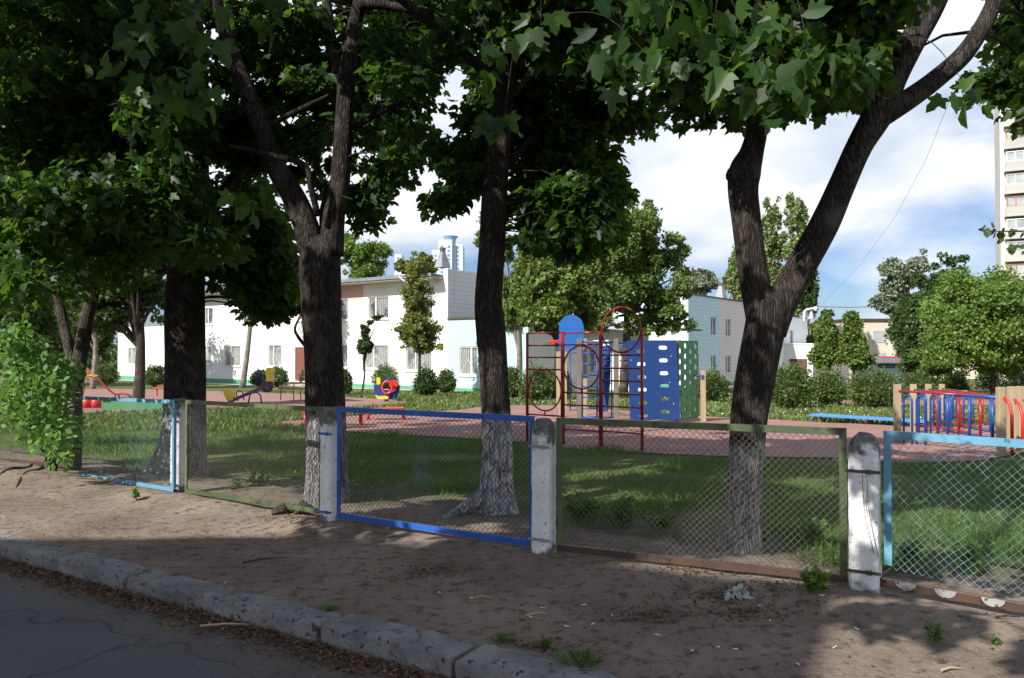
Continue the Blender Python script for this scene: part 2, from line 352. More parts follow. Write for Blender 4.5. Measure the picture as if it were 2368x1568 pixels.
def clump_leaves(cl, per, size, flat=.62, droop=.9, out=.9, upn=.9):
    """cl: list of (centre, radius). Hanging leaves spread through each clump."""
    P = []; D = []; Nn = []; S = []
    for c, r in cl:
        n = max(4, int(per*(r/.45)**2))
        d = rdir(n); rad = rng.random(n)**.5*r*rng.uniform(.8, 1.15, n)
        q = d*rad[:, None]; q[:, 2] *= flat
        P.append(np.array(c)[None, :]+q)
        dd = d*out; dd[:, 2] = -droop*rng.random(n)-.1; dd += rng.normal(size=(n, 3))*.35
        D.append(dd)
        nn = rng.normal(size=(n, 3))*.7; nn[:, 2] += upn; Nn.append(nn)
        S.append(rng.uniform(.65, 1.15, n)*size)
    return map(np.concatenate, (P, D, Nn, S))
def inpoly(x, y, poly):
    c = False; n = len(poly); j = n-1
    for i in range(n):
        xi, yi = poly[i]; xj, yj = poly[j]
        if (yi > y) != (yj > y) and x < (xj-xi)*(y-yi)/(yj-yi)+xi: c = not c
        j = i
    return c
def poly_clumps(poly, n, d0, d1, r0=.32, r1=.55, marg=.75):
    xs = [p[0] for p in poly]; ys = [p[1] for p in poly]; res = []; tries = 0
    while len(res) < n and tries < n*60:
        tries += 1
        x = random.uniform(min(xs), max(xs)); y = random.uniform(min(ys), max(ys)); Y = random.uniform(d0, d1); r = random.uniform(r0, r1)
        rp = r*F/Y*marg
        if inpoly(x, y, poly) and all(inpoly(x+rp*math.cos(a), y+rp*.7*math.sin(a), poly) for a in (0, .8, 1.57, 2.35, 3.14, 3.9, 4.7, 5.5)):
            res.append((tuple(at(x, y, Y)), r))
    return res
def spline(pts, k=6):
    pts = [np.array(p, float) for p in pts]; P = [2*pts[0]-pts[1]]+pts+[2*pts[-1]-pts[-2]]; res = []
    for i in range(1, len(P)-2):
        for j in range(k):
            t = j/k; a, b, c, d = P[i-1:i+3]
            res.append(.5*((2*b)+(-a+c)*t+(2*a-5*b+4*c-d)*t*t+(-a+3*b-3*c+d)*t**3))
    res.append(pts[-1]); return res
def barkfn(seed, flare=None, amp=.05):
    def f(p, a, i):
        v = 1+amp*noise.noise(Vector((math.cos(a)*1.6+seed, math.sin(a)*1.6, p.z*1.3)))+amp*.7*noise.noise(Vector((math.cos(a)*4+seed, math.sin(a)*4, p.z*1.0)))
        if flare is not None:
            h = p.z-flare
            if h < .7: v *= 1+.09*(max(0, .7-h)/.7)**2*(1+math.sin(a*5+seed)+.5*math.sin(a*3+seed*2))
        return v
    return f
def limb(mb, pts, Y, seg=22, seed=0, flare=None, amp=.05, k=6):
    """pts: (x, y, width[, depth]) measured in the picture -> tapered tube; returns its world nodes"""
    q = []
    for p in pts:
        d = p[3] if len(p) > 3 else Y
        v = at(p[0], p[1], d); q.append((v.x, v.y, v.z, p[2]/2/F*d))
    s = spline(q, k)
    if s[0][2] < .3: s[0][2] -= .08
    mb.tube([Vector(a[:3]) for a in s], [max(.006, a[3]) for a in s], seg, True, barkfn(seed, flare, amp))
    return [Vector(a[:3]) for a in s]
def thin(cl):
    return [c for c in cl if c[0][2] < 4.3 or not gap(c[0]) or (c[0][2] < 5.9 and random.random() < .66)]
def twigs(mb, nodes, cl, r=.012, minz=None, frac=1.0):
    for c, rr in cl:
        if random.random() > frac: continue
        c = Vector(c); best = None; bd = 1e9
        for n_ in nodes:
            if n_.z > c.z+.25: continue
            d = (n_-c).length
            if d < bd: bd = d; best = n_
        if best is None:
            best = min(nodes, key=lambda v: (v-c).length); bd = (best-c).length
        mid = (best+c)/2+Vector((random.uniform(-.12, .12), random.uniform(-.12, .12), random.uniform(0, .2)*min(1.5, bd)))
        rr0 = r*(1+.35*min(bd, 3))
        mb.tube([best, (best+mid)/2+Vector((0, 0, .03*bd)), mid, c, c+(c-mid)*.25], [rr0, rr0*.8, rr0*.6, rr0*.3, .003], 5, False)

# ------------------------------------------------------------ terrain
def sheet(name, xs, ys, zf, m, kind='structure'):
    nx, ny = len(xs), len(ys)
    v = [(x, y, zf(x, y)) for y in ys for x in xs]
    f = [(j*nx+i, j*nx+i+1, (j+1)*nx+i+1, (j+1)*nx+i) for j in range(ny-1) for i in range(nx-1)]
    o = MB().add(v, f).build(name, m, None, True); tag(o, kind=kind); return o
def lawn_mat():
    m, t, p, o = newmat('lawn'); P = pos(t)
    g = mixc(t, ramp(t, nz(t, P, 2.2, 6), .35, .65), (.060, .095, .026), (.10, .135, .042))
    g = mixc(t, ramp(t, nz(t, P, 30, 6, .7), .4, .68), g, (.15, .175, .070))
    g = mixc(t, ramp(t, nz(t, P, .5, 5), .54, .68), g, (.22, .19, .12))
    vd = t.nodes.new('ShaderNodeVectorMath'); vd.operation = 'DOT_PRODUCT'; vd.inputs[1].default_value = (NN.x, NN.y, 0); t.links.new(P, vd.inputs[0])
    d = math_(t, 'ADD', vd.outputs['Value'], math_(t, 'MULTIPLY', math_(t, 'SUBTRACT', nz(t, P, 1.6, 5), .5), 2.2))
    f = ramp(t, math_(t, 'DIVIDE', math_(t, 'SUBTRACT', d, 6.6), 1.6), 0, 1)
    dirt = mixc(t, ramp(t, nz(t, P, 5, 6), .4, .6), (.21, .17, .14), (.13, .105, .085))
    t.links.new(mixc(t, f, dirt, g), p.inputs['Base Color']); p.inputs['Roughness'].default_value = .95; p.inputs['Specular IOR Level'].default_value = .1
    bump(t, p, nz(t, P, 45, 7, .7), .8, .04); return m
def dirt_mat():
    m, t, p, o = newmat('dirt'); P = pos(t)
    c = mixc(t, ramp(t, nz(t, P, 1.1, 6), .35, .65), (.26, .212, .172), (.165, .132, .106))
    c = mixc(t, ramp(t, nz(t, P, 9, 7, .7), .50, .66), c, (.085, .062, .048))
    c = mixc(t, ramp(t, nz(t, P, 55, 5, .7), .58, .66), c, (.30, .25, .215))
    t.links.new(c, p.inputs['Base Color']); p.inputs['Roughness'].default_value = .97; p.inputs['Specular IOR Level'].default_value = .1
    h = math_(t, 'ADD', math_(t, 'ADD', nz(t, P, 14, 8, .65), math_(t, 'MULTIPLY', nz(t, P, 3.5, 4), 1.5)), math_(t, 'MULTIPLY', nz(t, P, 90, 5, .7), .35))
    bump(t, p, h, .55, .03); return m
LM, DM = lawn_mat(), dirt_mat()
ys = sorted(set(list(np.arange(2, 20, .8))+list(np.arange(20, 112, 4))+[160, 400, 1500, 4000]))
xs = [-4000, -1500, -400, -150, -90]+list(np.arange(-70, 71, 2.5))+[90, 150, 400, 1500, 4000]
def lawn_v():
    un_n = []
    nn_ = [6.15]+list(np.arange(6.5, 30, 1))+list(np.arange(30, 150, 4))+[200, 500, 1500, 4000]
    us = [-4000, -1500, -400, -200]+list(np.arange(-130, 70, 3))+[90, 200, 400, 1500, 4000]
    v = []
    for n in nn_:
        for u in us:
            q = un(u, n); v.append((q.x, q.y, gz(q.x, q.y)+(-.004 if n < 7.4 else 0)))
    nx = len(us); f = [(j*nx+i, j*nx+i+1, (j+1)*nx+i+1, (j+1)*nx+i) for j in range(len(nn_)-1) for i in range(nx-1)]
    tag(MB().add(v, f).build('lawn', LM, None, True), kind='structure')
lawn_v()
def dirt_z(u, n):
    q = un(u, n); P = Vector((q.x, q.y, 0))
    h = .022*noise.noise(P*1.3)+.012*noise.noise(P*4.1)+.006*noise.noise(P*11)
    k = min(1, max(0, (n-3.75)/.3)); e = min(1, max(0, (6.9-n)/.5))
    mound = .05*math.exp(-((n-5.55)/.35)**2)
    return (h+mound)*k*e+.004*e-.03*(1-e)+(-.03 if n < 3.72 else 0)
us = np.arange(-17, 13, .08); ns = np.arange(3.66, 7.02, .08)
v = []
for n in ns:
    for u in us:
        q = un(u, n); v.append((q.x, q.y, dirt_z(u, n)))
nx = len(us)
tag(MB().add(v, [(j*nx+i, j*nx+i+1, (j+1)*nx+i+1, (j+1)*nx+i) for j in range(len(ns)-1) for i in range(nx-1)]).build('dirt_verge', DM, None, True), kind='structure')
# road
q = [un(-4000, 3.66), un(4000, 3.66), un(4000, -9), un(-4000, -9)]
tag(MB().add([(a.x, a.y, -.105) for a in q], [(3, 2, 1, 0)]).build('road', mats['asphalt']), kind='structure')
q = [un(-4000, -9), un(4000, -9), un(4000, -4000), un(-4000, -4000)]
tag(MB().add([(a.x, a.y, -.01) for a in q], [(3, 2, 1, 0)]).build('ground', LM), kind='structure')
for a in range(-17, 13): pass
def on_dirt(x, y): 
    p = gnd(x, y); return Vector((p.x, p.y, dirt_z(p.x*U.x+p.y*U.y, p.x*NN.x+p.y*NN.y)))

def groundpoly(name, poly, m, dz=.02, cuts=4):
    pts = [gnd(*p) for p in poly]
    import bmesh
    bm = bmesh.new(); f = bm.faces.new([bm.verts.new((p.x, p.y, 0)) for p in pts])
    bmesh.ops.triangulate(bm, faces=[f])
    for _ in range(cuts):
        es = [e for e in bm.edges if e.calc_length() > 1.2]
        if not es: break
        bmesh.ops.subdivide_edges(bm, edges=es, cuts=1); bmesh.ops.triangulate(bm, faces=bm.faces[:])
    for v_ in bm.verts: v_.co.z = gz(v_.co.x, v_.co.y)+dz
    bmesh.ops.recalc_face_normals(bm, faces=bm.faces[:])
    if sum(f.normal.z for f in bm.faces) < 0: bmesh.ops.reverse_faces(bm, faces=bm.faces[:])
    me = bpy.data.meshes.new(name); bm.to_mesh(me); me.materials.append(m); o = bpy.data.objects.new(name, me); C.objects.link(o)
    return tag(o, kind='structure')
def wig(poly, amp=2.0, k=4):
    r = []
    for i in range(len(poly)):
        a, b = poly[i], poly[(i+1) % len(poly)]
        for j in range(k): 
            t = j/k; r.append((a[0]+(b[0]-a[0])*t, a[1]+(b[1]-a[1])*t+(random.uniform(-amp, amp) if j else 0)))
    return r
RED1 = [(100, 897), (430, 903), (600, 908), (720, 913), (900, 925), (965, 934), (850, 943), (760, 947), (448, 948), (300, 957), (60, 962)]
RED2 = [(618, 979), (720, 971), (800, 964), (945, 956), (1050, 950), (1105, 943), (1176, 938), (1260, 938), (1350, 944), (1500, 955), (1608, 963), (1771, 971), (1894, 978), (2040, 984), (2150, 988), (2300, 984), (2520, 982), (2560, 1045), (2367, 1048), (2273, 1067), (2079, 1073), (1955, 1061), (1730, 1058), (1537, 1052), (1302, 1038), (1222, 1026), (1110, 1018), (805, 1000), (690, 991)]
RED3 = [(1900, 926), (2420, 925), (2420, 943), (2190, 941), (1930, 937)]
groundpoly('playground_surface', wig(RED2, 1.2), mats['rubber'])
groundpoly('playground_path', wig(RED1, .6), mats['rubber'])
groundpoly('far_path', RED3, mats['rubber'])

# kerb stones, one by one
kg = 'concrete kerb stones along the road edge'
kx = [-9.8, -8.8, -7.8]
joints = [(0, 'far') ]
u0 = -10.85
rk = random.Random(3)
kdesc = ['kerb stone with a cracked corner', 'weathered grey kerb stone', 'pitted kerb stone']
vis = 0
gk = gnd(505, 1380); ustart = gk.x*U.x+gk.y*U.y
for i in range(-4, 5):
    a = ustart+i*1.0; b = a+1.0-.03
    n0, n1, zt, zb = 3.50, 3.745, .012+rk.uniform(-.012, .012), -.2
    dn = rk.uniform(-.012, .012)
    mb = MB(); nu, prof = 26, []
    prof = [(0, zb), (0, -.02), (.006, -.002), (.03, 0), (.215, 0), (.24, -.012), (.245, zb)]
    for k in range(nu+1):
        t = k/nu; uu = a+(b-a)*t
        for (pn, pz) in prof:
            e_ = min(1, min(t, 1-t)/.03)
            no = noise.noise(Vector((uu*5, pn*9, pz*9)))*.016+noise.noise(Vector((uu*17, pn*30, pz*30)))*.010
            q = un(uu, n0+dn+pn+no); z = (zt+pz if pz > -.1 else pz)
            if pz > -.1: z += no*.8-(1-e_)*.022+min(0, noise.noise(Vector((uu*8, 3.3, pn*3)))+.3)*.035
            mb.v.append((q.x, q.y, z))
    m_ = len(prof)
    for k in range(nu):
        for j in range(m_-1): mb.f.append((k*m_+j, (k+1)*m_+j, (k+1)*m_+j+1, k*m_+j+1))
    mb.f.append(tuple(range(m_))); mb.f.append(tuple(nu*m_+j for j in reversed(range(m_))))
    o = mb.build('kerb_stone', mats['kerb'], None, False)
    names = {-4: 'leftmost sunlit kerb stone at the left picture edge', -3: 'kerb stone second from the left edge, half in sun', -2: 'kerb stone third from the left, below the sunlit dirt', -1: 'kerb stone fourth from the left in the shade', 0: 'kerb stone fifth from the left, below the white post', 1: 'kerb stone sixth from the left, below the blue panel', 2: 'kerb stone with green tuft behind, near the bottom edge', 3: 'last rough pitted kerb stone at the bottom edge', 4: 'kerb stone just beyond the bottom picture edge'}
    tag(o, names.get(i) or 'grey kerb stone beyond the picture edge', 'kerb stone', kg)

# ------------------------------------------------------------ fence
POSTS = [((172, 1100), 1.10, .17, 'shaded grey concrete fence post beside the leafy sapling'),
         ((412, 1150), 1.12, .155, 'whitewashed fence post between light blue and brown panels'),
         ((762, 1220), 1.14, .155, 'white fence post left of the bright blue mesh panel'),
         ((1257, 1290), 1.13, .165, 'peeling white fence post right of the bright blue panel'),
         ((2000, 1370), 1.11, .19, 'sunlit white fence post with dark cap, nearest the camera')]
POSTS = [(a_, b_-.012, c_, d_) for a_, b_, c_, d_ in POSTS]
pp = []
for i, ((px, py), h, wd, lab) in enumerate(POSTS):
    g = gnd(px, py); pp.append(g)
    t = thing('fence_post', (g.x, g.y, 0), lab, 'fence post', 'concrete posts of the mesh fence')
    du = Vector((U.x, U.y, 0)); dn = Vector((NN.x, NN.y, 0)); a = i*1.7
    def ringz(z, s, c=.012, ox=0):
        r = []
        for (i1, j1) in ((-1, -1), (1, -1), (1, 1), (-1, 1)):
            for (ci, cj) in (((1-c*8), 1), (1, (1-c*8))) if (i1*j1 > 0) == (i1 < 0) or True else ():
                pass
        for k in range(24):
            an = 2*math.pi*(k+.5)/24; cx_, cy_ = math.cos(an), math.sin(an); m_ = max(abs(cx_), abs(cy_)); m_ = m_**.96
            r.append((cx_/m_*s, cy_/m_*s))
        return r
    def body(zs, seedo, inset=0):
        mb = MB(); b0 = None; rows = []
        for z in zs:
            top = h
            s = wd/2
            if z > top-.14: s = wd/2*(1-[.3, .25, .2, .42, .62][i]*((z-(top-.14))/.14)**2.6)
            row = []
            for (x_, y_) in ringz(z, s-inset):
                nse = 1+.05*noise.noise(Vector((x_*30+a, y_*30, z*9)))+.03*noise.noise(Vector((x_*70+a, y_*70, z*40)))
                p_ = g+du*x_*nse+dn*y_*nse*.85; row.append((p_.x, p_.y, z+.01*noise.noise(Vector((x_*20, y_*20, a)))))
            rows.append(row)
        for r_ in rows: mb.v += r_
        for j in range(len(rows)-1):
            for k in range(24): mb.f.append((j*24+k, j*24+(k+1) % 24, (j+1)*24+(k+1) % 24, (j+1)*24+k))
        mb.f.append(tuple((len(rows)-1)*24+k for k in range(24)))
        return mb
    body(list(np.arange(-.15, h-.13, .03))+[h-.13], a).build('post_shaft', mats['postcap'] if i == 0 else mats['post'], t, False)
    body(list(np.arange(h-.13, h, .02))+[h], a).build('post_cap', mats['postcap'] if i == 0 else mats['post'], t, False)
    if i:   # steel straps that hold the panels
        for zz in (.9 if i < 4 else .84, .16):
            mb = MB(); mb.box(g-dn*(wd*.43+.006)+Vector((0, 0, zz)), wd*1.18, .006, .020, du, dn)
            mb.box(g-dn*(wd*.43+.009)+du*wd*.2+Vector((0, 0, zz-.0)), .035, .006, .03, du, dn)
            mb.build('strap', [None, mats['f_dark'], mats['f_blue'], mats['post_old'], mats['f_dark']][i], t)
# rusty wires hanging on the sunlit post
g = pp[4]; tw = MB()
for s_ in (0, .03):
    tw.tube(spline([tuple(g+Vector((-.06+s_, -.105, .82))), tuple(g+Vector((-.055+s_, -.115, .62))), tuple(g+Vector((-.03+s_, -.115, .45))), tuple(g+Vector((.01+s_, -.115, .30-s_)))], 4), .002, 5)
tag(tw.build('loose_wire', mats['rust']), 'thin rusty wires hanging down the sunlit white post', 'wire')

def fence_panel(A, B, zt, zb, fm, wm, label, rails=(1, 1, 1, 1), wf=.042, botm=None, cell=.050, wr=.0021, extra=0, sag=0):
    """A, B: ground points; zt, zb: (left, right) heights of the top and bottom rail"""
    A = Vector((A[0], A[1], 0)); B = Vector((B[0], B[1], 0)); d = (B-A); Ln = d.length; d.normalize(); nrm_ = Vector((-d.y, d.x, 0))
    t = thing('mesh_fence', (A+B)/2, label, 'fence panel', 'chain link panels of the fence')
    def top(s): return zt[0]+(zt[1]-zt[0])*s/Ln
    def bot(s): return zb[0]+(zb[1]-zb[0])*s/Ln
    def P(s, z, off=0): return A+d*s+Vector((0, 0, z))+nrm_*off
    def angle(mb, a, b, inner):                       # L-section steel rail
        mb.bar(a, b, wf, .004, Vector((0, 0, 1)) if abs((b-a).normalized().z) < .7 else d)
    r = MB()
    def rail(s0, z0, s1, z1, hor):
        a, b = P(s0, z0), P(s1, z1); dd = (b-a).normalized()
        if hor:
            r_ = MB(); r_.bar(a, b, wf, .004); up = Vector((0, 0, 1)); k = nrm_
            r_.bar(a+Vector((0, 0, wf/2-.002))+k*wf*.4, b+Vector((0, 0, wf/2-.002))+k*wf*.4, .004, wf*.8)
        else:
            r_ = MB(); r_.box((a+b)/2, wf, .004, (b-a).length, d, nrm_, dd)
            r_.box((a+b)/2+nrm_*wf*.4+d*(.0-wf/2+.002 if s0 < Ln/2 else wf/2-.002), .004, wf*.8, (b-a).length, d, nrm_, dd)
        return r_
    h2 = wf/2
    if rails[0]: rail(0, top(0)-h2, Ln, top(Ln)-h2, True).build('top_rail', fm, t)
    if rails[1]: rail(0, bot(0)+h2, Ln, bot(Ln)+h2, True).build('bottom_rail', botm or fm, t)
    if rails[2]: rail(h2, bot(0)+wf, h2, top(0)-wf, False).build('upright', fm, t)
    if rails[3]: rail(Ln-h2, bot(Ln)+wf, Ln-h2, top(Ln)-wf, False).build('upright', fm, t)
    # woven wires: each zigzags between neighbours
    H = (max(zt)-min(zb)); c = cell/2; m_ = MB(); nw = int(Ln/c)+1; nh = int(H/c)+2
    def bulge(s, z): return .012+.022*math.sin(s*2.1+A.x)*math.sin(z*3)+.012*noise.noise(Vector((s*3, z*3, A.x)))
    for i in range(nw):
        pts = []
        for j in range(nh):
            z = min(zb)+.01+j*c
            o_ = ((i+j) % 2)
            ss = i*c+o_*c+(.0011 if o_ == 0 else -.0011)+.020*noise.noise(Vector((i*c*2.0, z*2.0, A.x*3))); zz = z+.020*noise.noise(Vector((i*c*2.5, z*2.5, A.x*3+9)))
            if ss < .005 or ss > Ln-.005 or zz > top(ss)-.01 or zz < bot(ss)+.005:
                if len(pts) > 1: m_.tube(pts, wr, 4, False)
                pts = []; continue
            pts.append(P(ss, zz, bulge(ss, z)+(.0025 if o_ else -.0025)))
        if len(pts) > 1: m_.tube(pts, wr, 4, False)
    m_.build('wire_mesh', wm, t)
    return t
P0a = at(-260, 1050, 13.6); P0b = Vector((pp[0].x-.12, pp[0].y+.07, 0))
fence_panel((P0a.x, P0a.y), (P0b.x, P0b.y), (1.02, 1.05), (.0, .02), mats['rust'], mats['w_dark'], 'dark rusty mesh panel behind the leafy sapling at left', botm=mats['rust'], wr=.0013)
a1 = at(184, 1000, 10.65); b1 = at(402, 1000, 9.22)
fence_panel((a1.x, a1.y), (b1.x, b1.y), (1.065, 1.10), (.0, .045), mats['f_light'], mats['w_light'], 'light blue framed mesh panel next to the sapling', rails=(1, 1, 0, 1), wr=.0012)
a1 = at(428, 1000, 9.08); b1 = at(745, 1000, 7.66)
fence_panel((a1.x, a1.y), (b1.x, b1.y), (1.11, 1.125), (.06, .10), mats['f_green'], mats['w_grey'], 'olive brown framed mesh panel left of the bright blue one')
a1 = at(779, 1000, 7.50); b1 = at(1236, 1000, 6.50)
fence_panel((a1.x, a1.y), (b1.x, b1.y), (1.14, 1.13), (.10, .07), mats['f_blue'], mats['w_blue'], 'bright blue framed mesh fence panel in the middle', wf=.048)
a1 = at(1286, 1000, 6.36); b1 = at(1957, 1000, 5.58)
fence_panel((a1.x, a1.y), (b1.x, b1.y), (1.13, 1.12), (.075, .045), mats['f_green'], mats['w_grey'], 'mossy green framed mesh panel with a brown bottom rail', wf=.050, botm=mats['rust'])
a1 = at(2042, 1000, 5.46); b1 = at(2700, 1000, 4.45)
fence_panel((a1.x, a1.y), (b1.x, b1.y), (1.115, 1.11), (.155, .13), mats['f_light'], mats['w_light'], 'light blue framed mesh panel at the right edge', wf=.050, rails=(1, 0, 1, 1), cell=.054, wr=.0018)
# brown rail with scalloped white remnants under the right-hand panel
tb = thing('base_rail', (a1.x, a1.y, 0), 'brown steel rail with white scallops under the right panel', 'rail')
dd = Vector((b1.x-a1.x, b1.y-a1.y, 0)); ln = dd.length; dd.normalize(); n_ = Vector((-dd.y, dd.x, 0)); o_ = Vector((a1.x, a1.y, 0))-dd*.08
MB().box(o_+dd*ln/2+Vector((0, 0, .085)), ln+.1, .035, .06, dd, n_).build('rail_bar', mats['rust'], tb, bevel=.004)
for s_ in (.22, .46, .73):
    pts = [o_+dd*(s_+.065*math.cos(a))+Vector((0, 0, .112+.05*math.sin(a)))-n_*.022 for a in np.linspace(math.pi, 2*math.pi, 12)]
    MB().prism(pts, n_*.006).build('scallop', mats['post_old'], tb)

# ------------------------------------------------------------ street trees
def crown_from(t, cl, per, size, m, T=T_MAPLE, **k):
    P, D, Nn, S = clump_leaves(cl, per, size, **k)
    return leafmesh('crown', P, D, Nn, S, T, m, t)
pdir = Vector((.70, -.714))
over = []            # the part of the crowns above the picture, over the pavement and road
def gap(c):
    z = c[2]; ly = c[1]+.70*z/.78; lx = c[0]+.714*z/.78; q_ = ly+.5*noise.noise(Vector((lx*.5, ly*.3, 2)))
    return (8.9 < q_ < 9.8 or 10.5 < q_ < 12.2 or 12.9 < q_ < 15.8 or 16.5 < q_ < 19.6) and random.random() < .97
k_ = 0
while k_ < 225:
    s = random.uniform(-7, 6.5); p = random.uniform(-17, -3.6); z = random.uniform(3.3, 8.8); r = random.uniform(.42, .62)
    X = .714*s+.70*p; Y = .70*s-.714*p
    if Y > 10 or Y < -5: continue
    if z-r*.7 < 1.75+.46*max(Y, 0.3): continue
    if z-r*.7 < .78*(3.7-s)+(2.5 if -12.8 < p < -9.2 else .1): continue
    k_ += 1
    if not gap((X, Y, z)): over.append(((X, Y, z), r))

for c_ in ((-1.9, .7, 4.7), (-1.45, .9, 4.4), (-2.3, 1.0, 5.2), (-1.2, .2, 4.6), (-1.0, 2.0, 4.9)): over.append((c_, .3))
A_poly = [(-120, -260), (480, -260), (490, 120), (480, 200), (500, 330), (530, 430), (570, 500), (610, 620), (560, 735), (520, 740), (480, 765), (450, 650), (400, 600), (330, 570), (200, 600), (100, 660), (0, 700), (-120, 720)]
A2_poly = [(-200, -100), (260, -150), (330, 300), (380, 600), (260, 700), (190, 690), (130, 760), (60, 720), (-200, 760)]
B_poly = [(470, -260), (1050, -260), (1090, 110), (1010, 220), (1015, 350), (975, 385), (955, 440), (900, 460), (870, 440), (850, 465), (885, 490), (850, 535), (800, 550), (800, 400), (740, 300), (690, 420), (630, 440), (570, 330), (520, 150)]
F_poly = [(960, -260), (1230, -260), (1210, 180), (1110, 240), (1060, 260), (1000, 230)]
B2_poly = [(540, 300), (640, 430), (690, 600), (690, 720), (640, 765), (560, 740), (520, 600)]
C_poly = [(1030, -260), (1540, -260), (1580, 60), (1570, 300), (1530, 380), (1490, 350), (1478, 455), (1440, 540), (1380, 595), (1330, 600), (1250, 560), (1185, 560), (1170, 400), (1120, 430), (1080, 465), (1000, 497), (983, 492), (1030, 400), (1040, 330), (1060, 240), (1090, 100)]
D_poly = [(1450, -260), (2250, -260), (2180, -20), (2100, 60), (2030, 150), (2050, 200), (2010, 250), (1985, 292), (1930, 280), (1900, 265), (1880, 315), (1830, 300), (1795, 335), (1780, 368), (1745, 340), (1690, 300), (1668, 345), (1640, 275), (1600, 300), (1560, 310), (1500, 300)]
E_poly = [(2150, -260), (2560, -260), (2560, 330), (2380, 340), (2330, 290), (2270, 240), (2235, 215), (2180, 215), (2210, 150), (2270, 110), (2300, 0)]

specs = []
# T0 far left
t = thing('maple_tree', (*at(160, 1000, 11.8).xy, 0), 'dark leaning maple trunk behind the sapling at the left edge', 'tree', 'maple trees along the fence'); W[t.name] = t.location.copy()
mb = MB(); nodes = limb(mb, [(158, 1095, 44), (165, 980, 36), (180, 860, 32), (200, 740, 30), (215, 660, 28), (205, 500, 24), (190, 300, 20), (180, 50, 16), (170, -250, 12), (170, -520, 8)], 11.8, seed=1, flare=0)
nodes += limb(mb, [(178, 880, 22), (150, 760, 24), (125, 640, 20), (90, 450, 16), (60, 200, 12), (40, -100, 8)], 11.8, seed=5)
cl = poly_clumps(A2_poly, 105, 8.5, 15)
ov = [c for c in over if .70*c[0][0]-.714*c[0][1] < -12.2]
specs.append((t, mb, nodes, cl, ov, 'bark_plain'))
# T2
t = thing('maple_tree', (*gnd(415, 1105).xy, -.08), 'thick furrowed maple trunk behind the light blue panel', 'tree', 'maple trees along the fence'); W[t.name] = t.location.copy()
mb = MB(); nodes = limb(mb, [(408, 1118, 140), (420, 1040, 108), (427, 950, 92), (428, 860, 90), (428, 750, 88), (430, 650, 84), (440, 520, 74), (452, 350, 60), (455, 180, 50), (445, 0, 38), (435, -300, 24), (430, -560, 12)], 11.3, seed=2, flare=-.08, seg=30)
nodes += limb(mb, [(430, 640, 40), (380, 520, 34), (330, 380, 28), (290, 200, 22), (260, 0, 14, 10)], 11.3, seed=7)
nodes += limb(mb, [(440, 560, 34), (520, 440, 26, 11.6), (590, 330, 18, 12), (640, 240, 12, 12.4)], 11.3, seed=8)
mb.tube([at(425, 1050, 11.3), at(372, 1092, 11.2), at(350, 1104, 11.0), at(325, 1114, 10.8)], [.14, .12, .09, .03], 8, True)
cl = poly_clumps(A_poly, 235, 8, 13.5)+poly_clumps(B2_poly, 60, 11, 14)
ov = [c for c in over if -12.2 <= .70*c[0][0]-.714*c[0][1] < -9.6]
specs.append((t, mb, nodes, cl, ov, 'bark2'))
# T3
t = thing('maple_tree', (*gnd(755, 1170).xy, -.04), 'maple forking low into several limbs behind the olive panel', 'tree', 'maple trees along the fence'); W[t.name] = t.location.copy()
mb = MB(); nodes = limb(mb, [(757, 1172, 102), (756, 1080, 94), (752, 950, 92), (746, 800, 88), (742, 680, 92), (740, 610, 94), (742, 570, 84), (743, 545, 40)], 8.8, seed=3, flare=-.04, seg=30)
nodes += limb(mb, [(722, 580, 62), (706, 520, 58), (680, 460, 54), (640, 390, 48), (605, 300, 42), (570, 210, 38), (535, 120, 34), (500, 0, 28), (470, -200, 20), (450, -400, 12)], 8.8, seed=9)
nodes += limb(mb, [(765, 590, 58), (772, 500, 50), (785, 430, 46), (795, 300, 42), (803, 180, 40), (820, 60, 34), (845, -60, 30), (870, -250, 22), (890, -450, 12)], 8.8, seed=10)
nodes += limb(mb, [(760, 560, 36), (755, 480, 30, 9.3), (790, 380, 30, 9.5), (800, 250, 30, 9.6), (770, 120, 26, 9.7), (755, 0, 22, 9.7), (740, -250, 14, 9.7)], 8.8, seed=11)
nodes += limb(mb, [(735, 500, 16, 8.6), (718, 430, 15, 8.5), (706, 383, 14, 8.5), (650, 365, 13, 8.5), (590, 350, 12, 8.5), (530, 338, 8, 8.5)], 8.5, seed=12, seg=10, k=3)
nodes += limb(mb, [(815, 300, 16), (860, 270, 15), (920, 240, 13), (1000, 195, 8)], 8.9, seed=13, seg=10)
nodes += limb(mb, [(610, 300, 14), (660, 270, 13), (720, 240, 10), (760, 220, 6)], 8.9, seed=14, seg=10)
nodes += limb(mb, [(830, 10, 24), (900, 14, 22), (1000, 36, 20), (1060, 78, 18), (1100, 110, 12)], 8.7, seed=15, seg=12)
nodes += limb(mb, [(706, 800, 9), (690, 780, 8), (682, 758, 6), (700, 720, 4)], 8.75, seed=16, seg=8)
cl = poly_clumps(B_poly, 190, 9.2, 12.0, .22, .44)+poly_clumps([(450, -260), (640, -260), (640, 260), (560, 330), (520, 260), (470, 200)], 40, 9.8, 13, .22, .42)+poly_clumps([(465, 130), (610, 130), (640, 430), (600, 440), (530, 400), (470, 330)], 44, 10.5, 13, .2, .36, .6)+poly_clumps([(600, 260), (790, 200), (790, 420), (745, 490), (680, 440)], 20, 10, 12.5, .14, .26)+poly_clumps(F_poly, 60, 8.6, 11.5, .22, .4)+poly_clumps([(820, -260), (1050, -260), (1080, 110), (1010, 220), (1010, 350), (960, 430), (850, 430)], 18, 7.6, 8.6, .2, .3)+poly_clumps([(790, 420), (900, 420), (885, 495), (850, 545), (800, 560)], 16, 9, 10.5, .15, .28, .5)
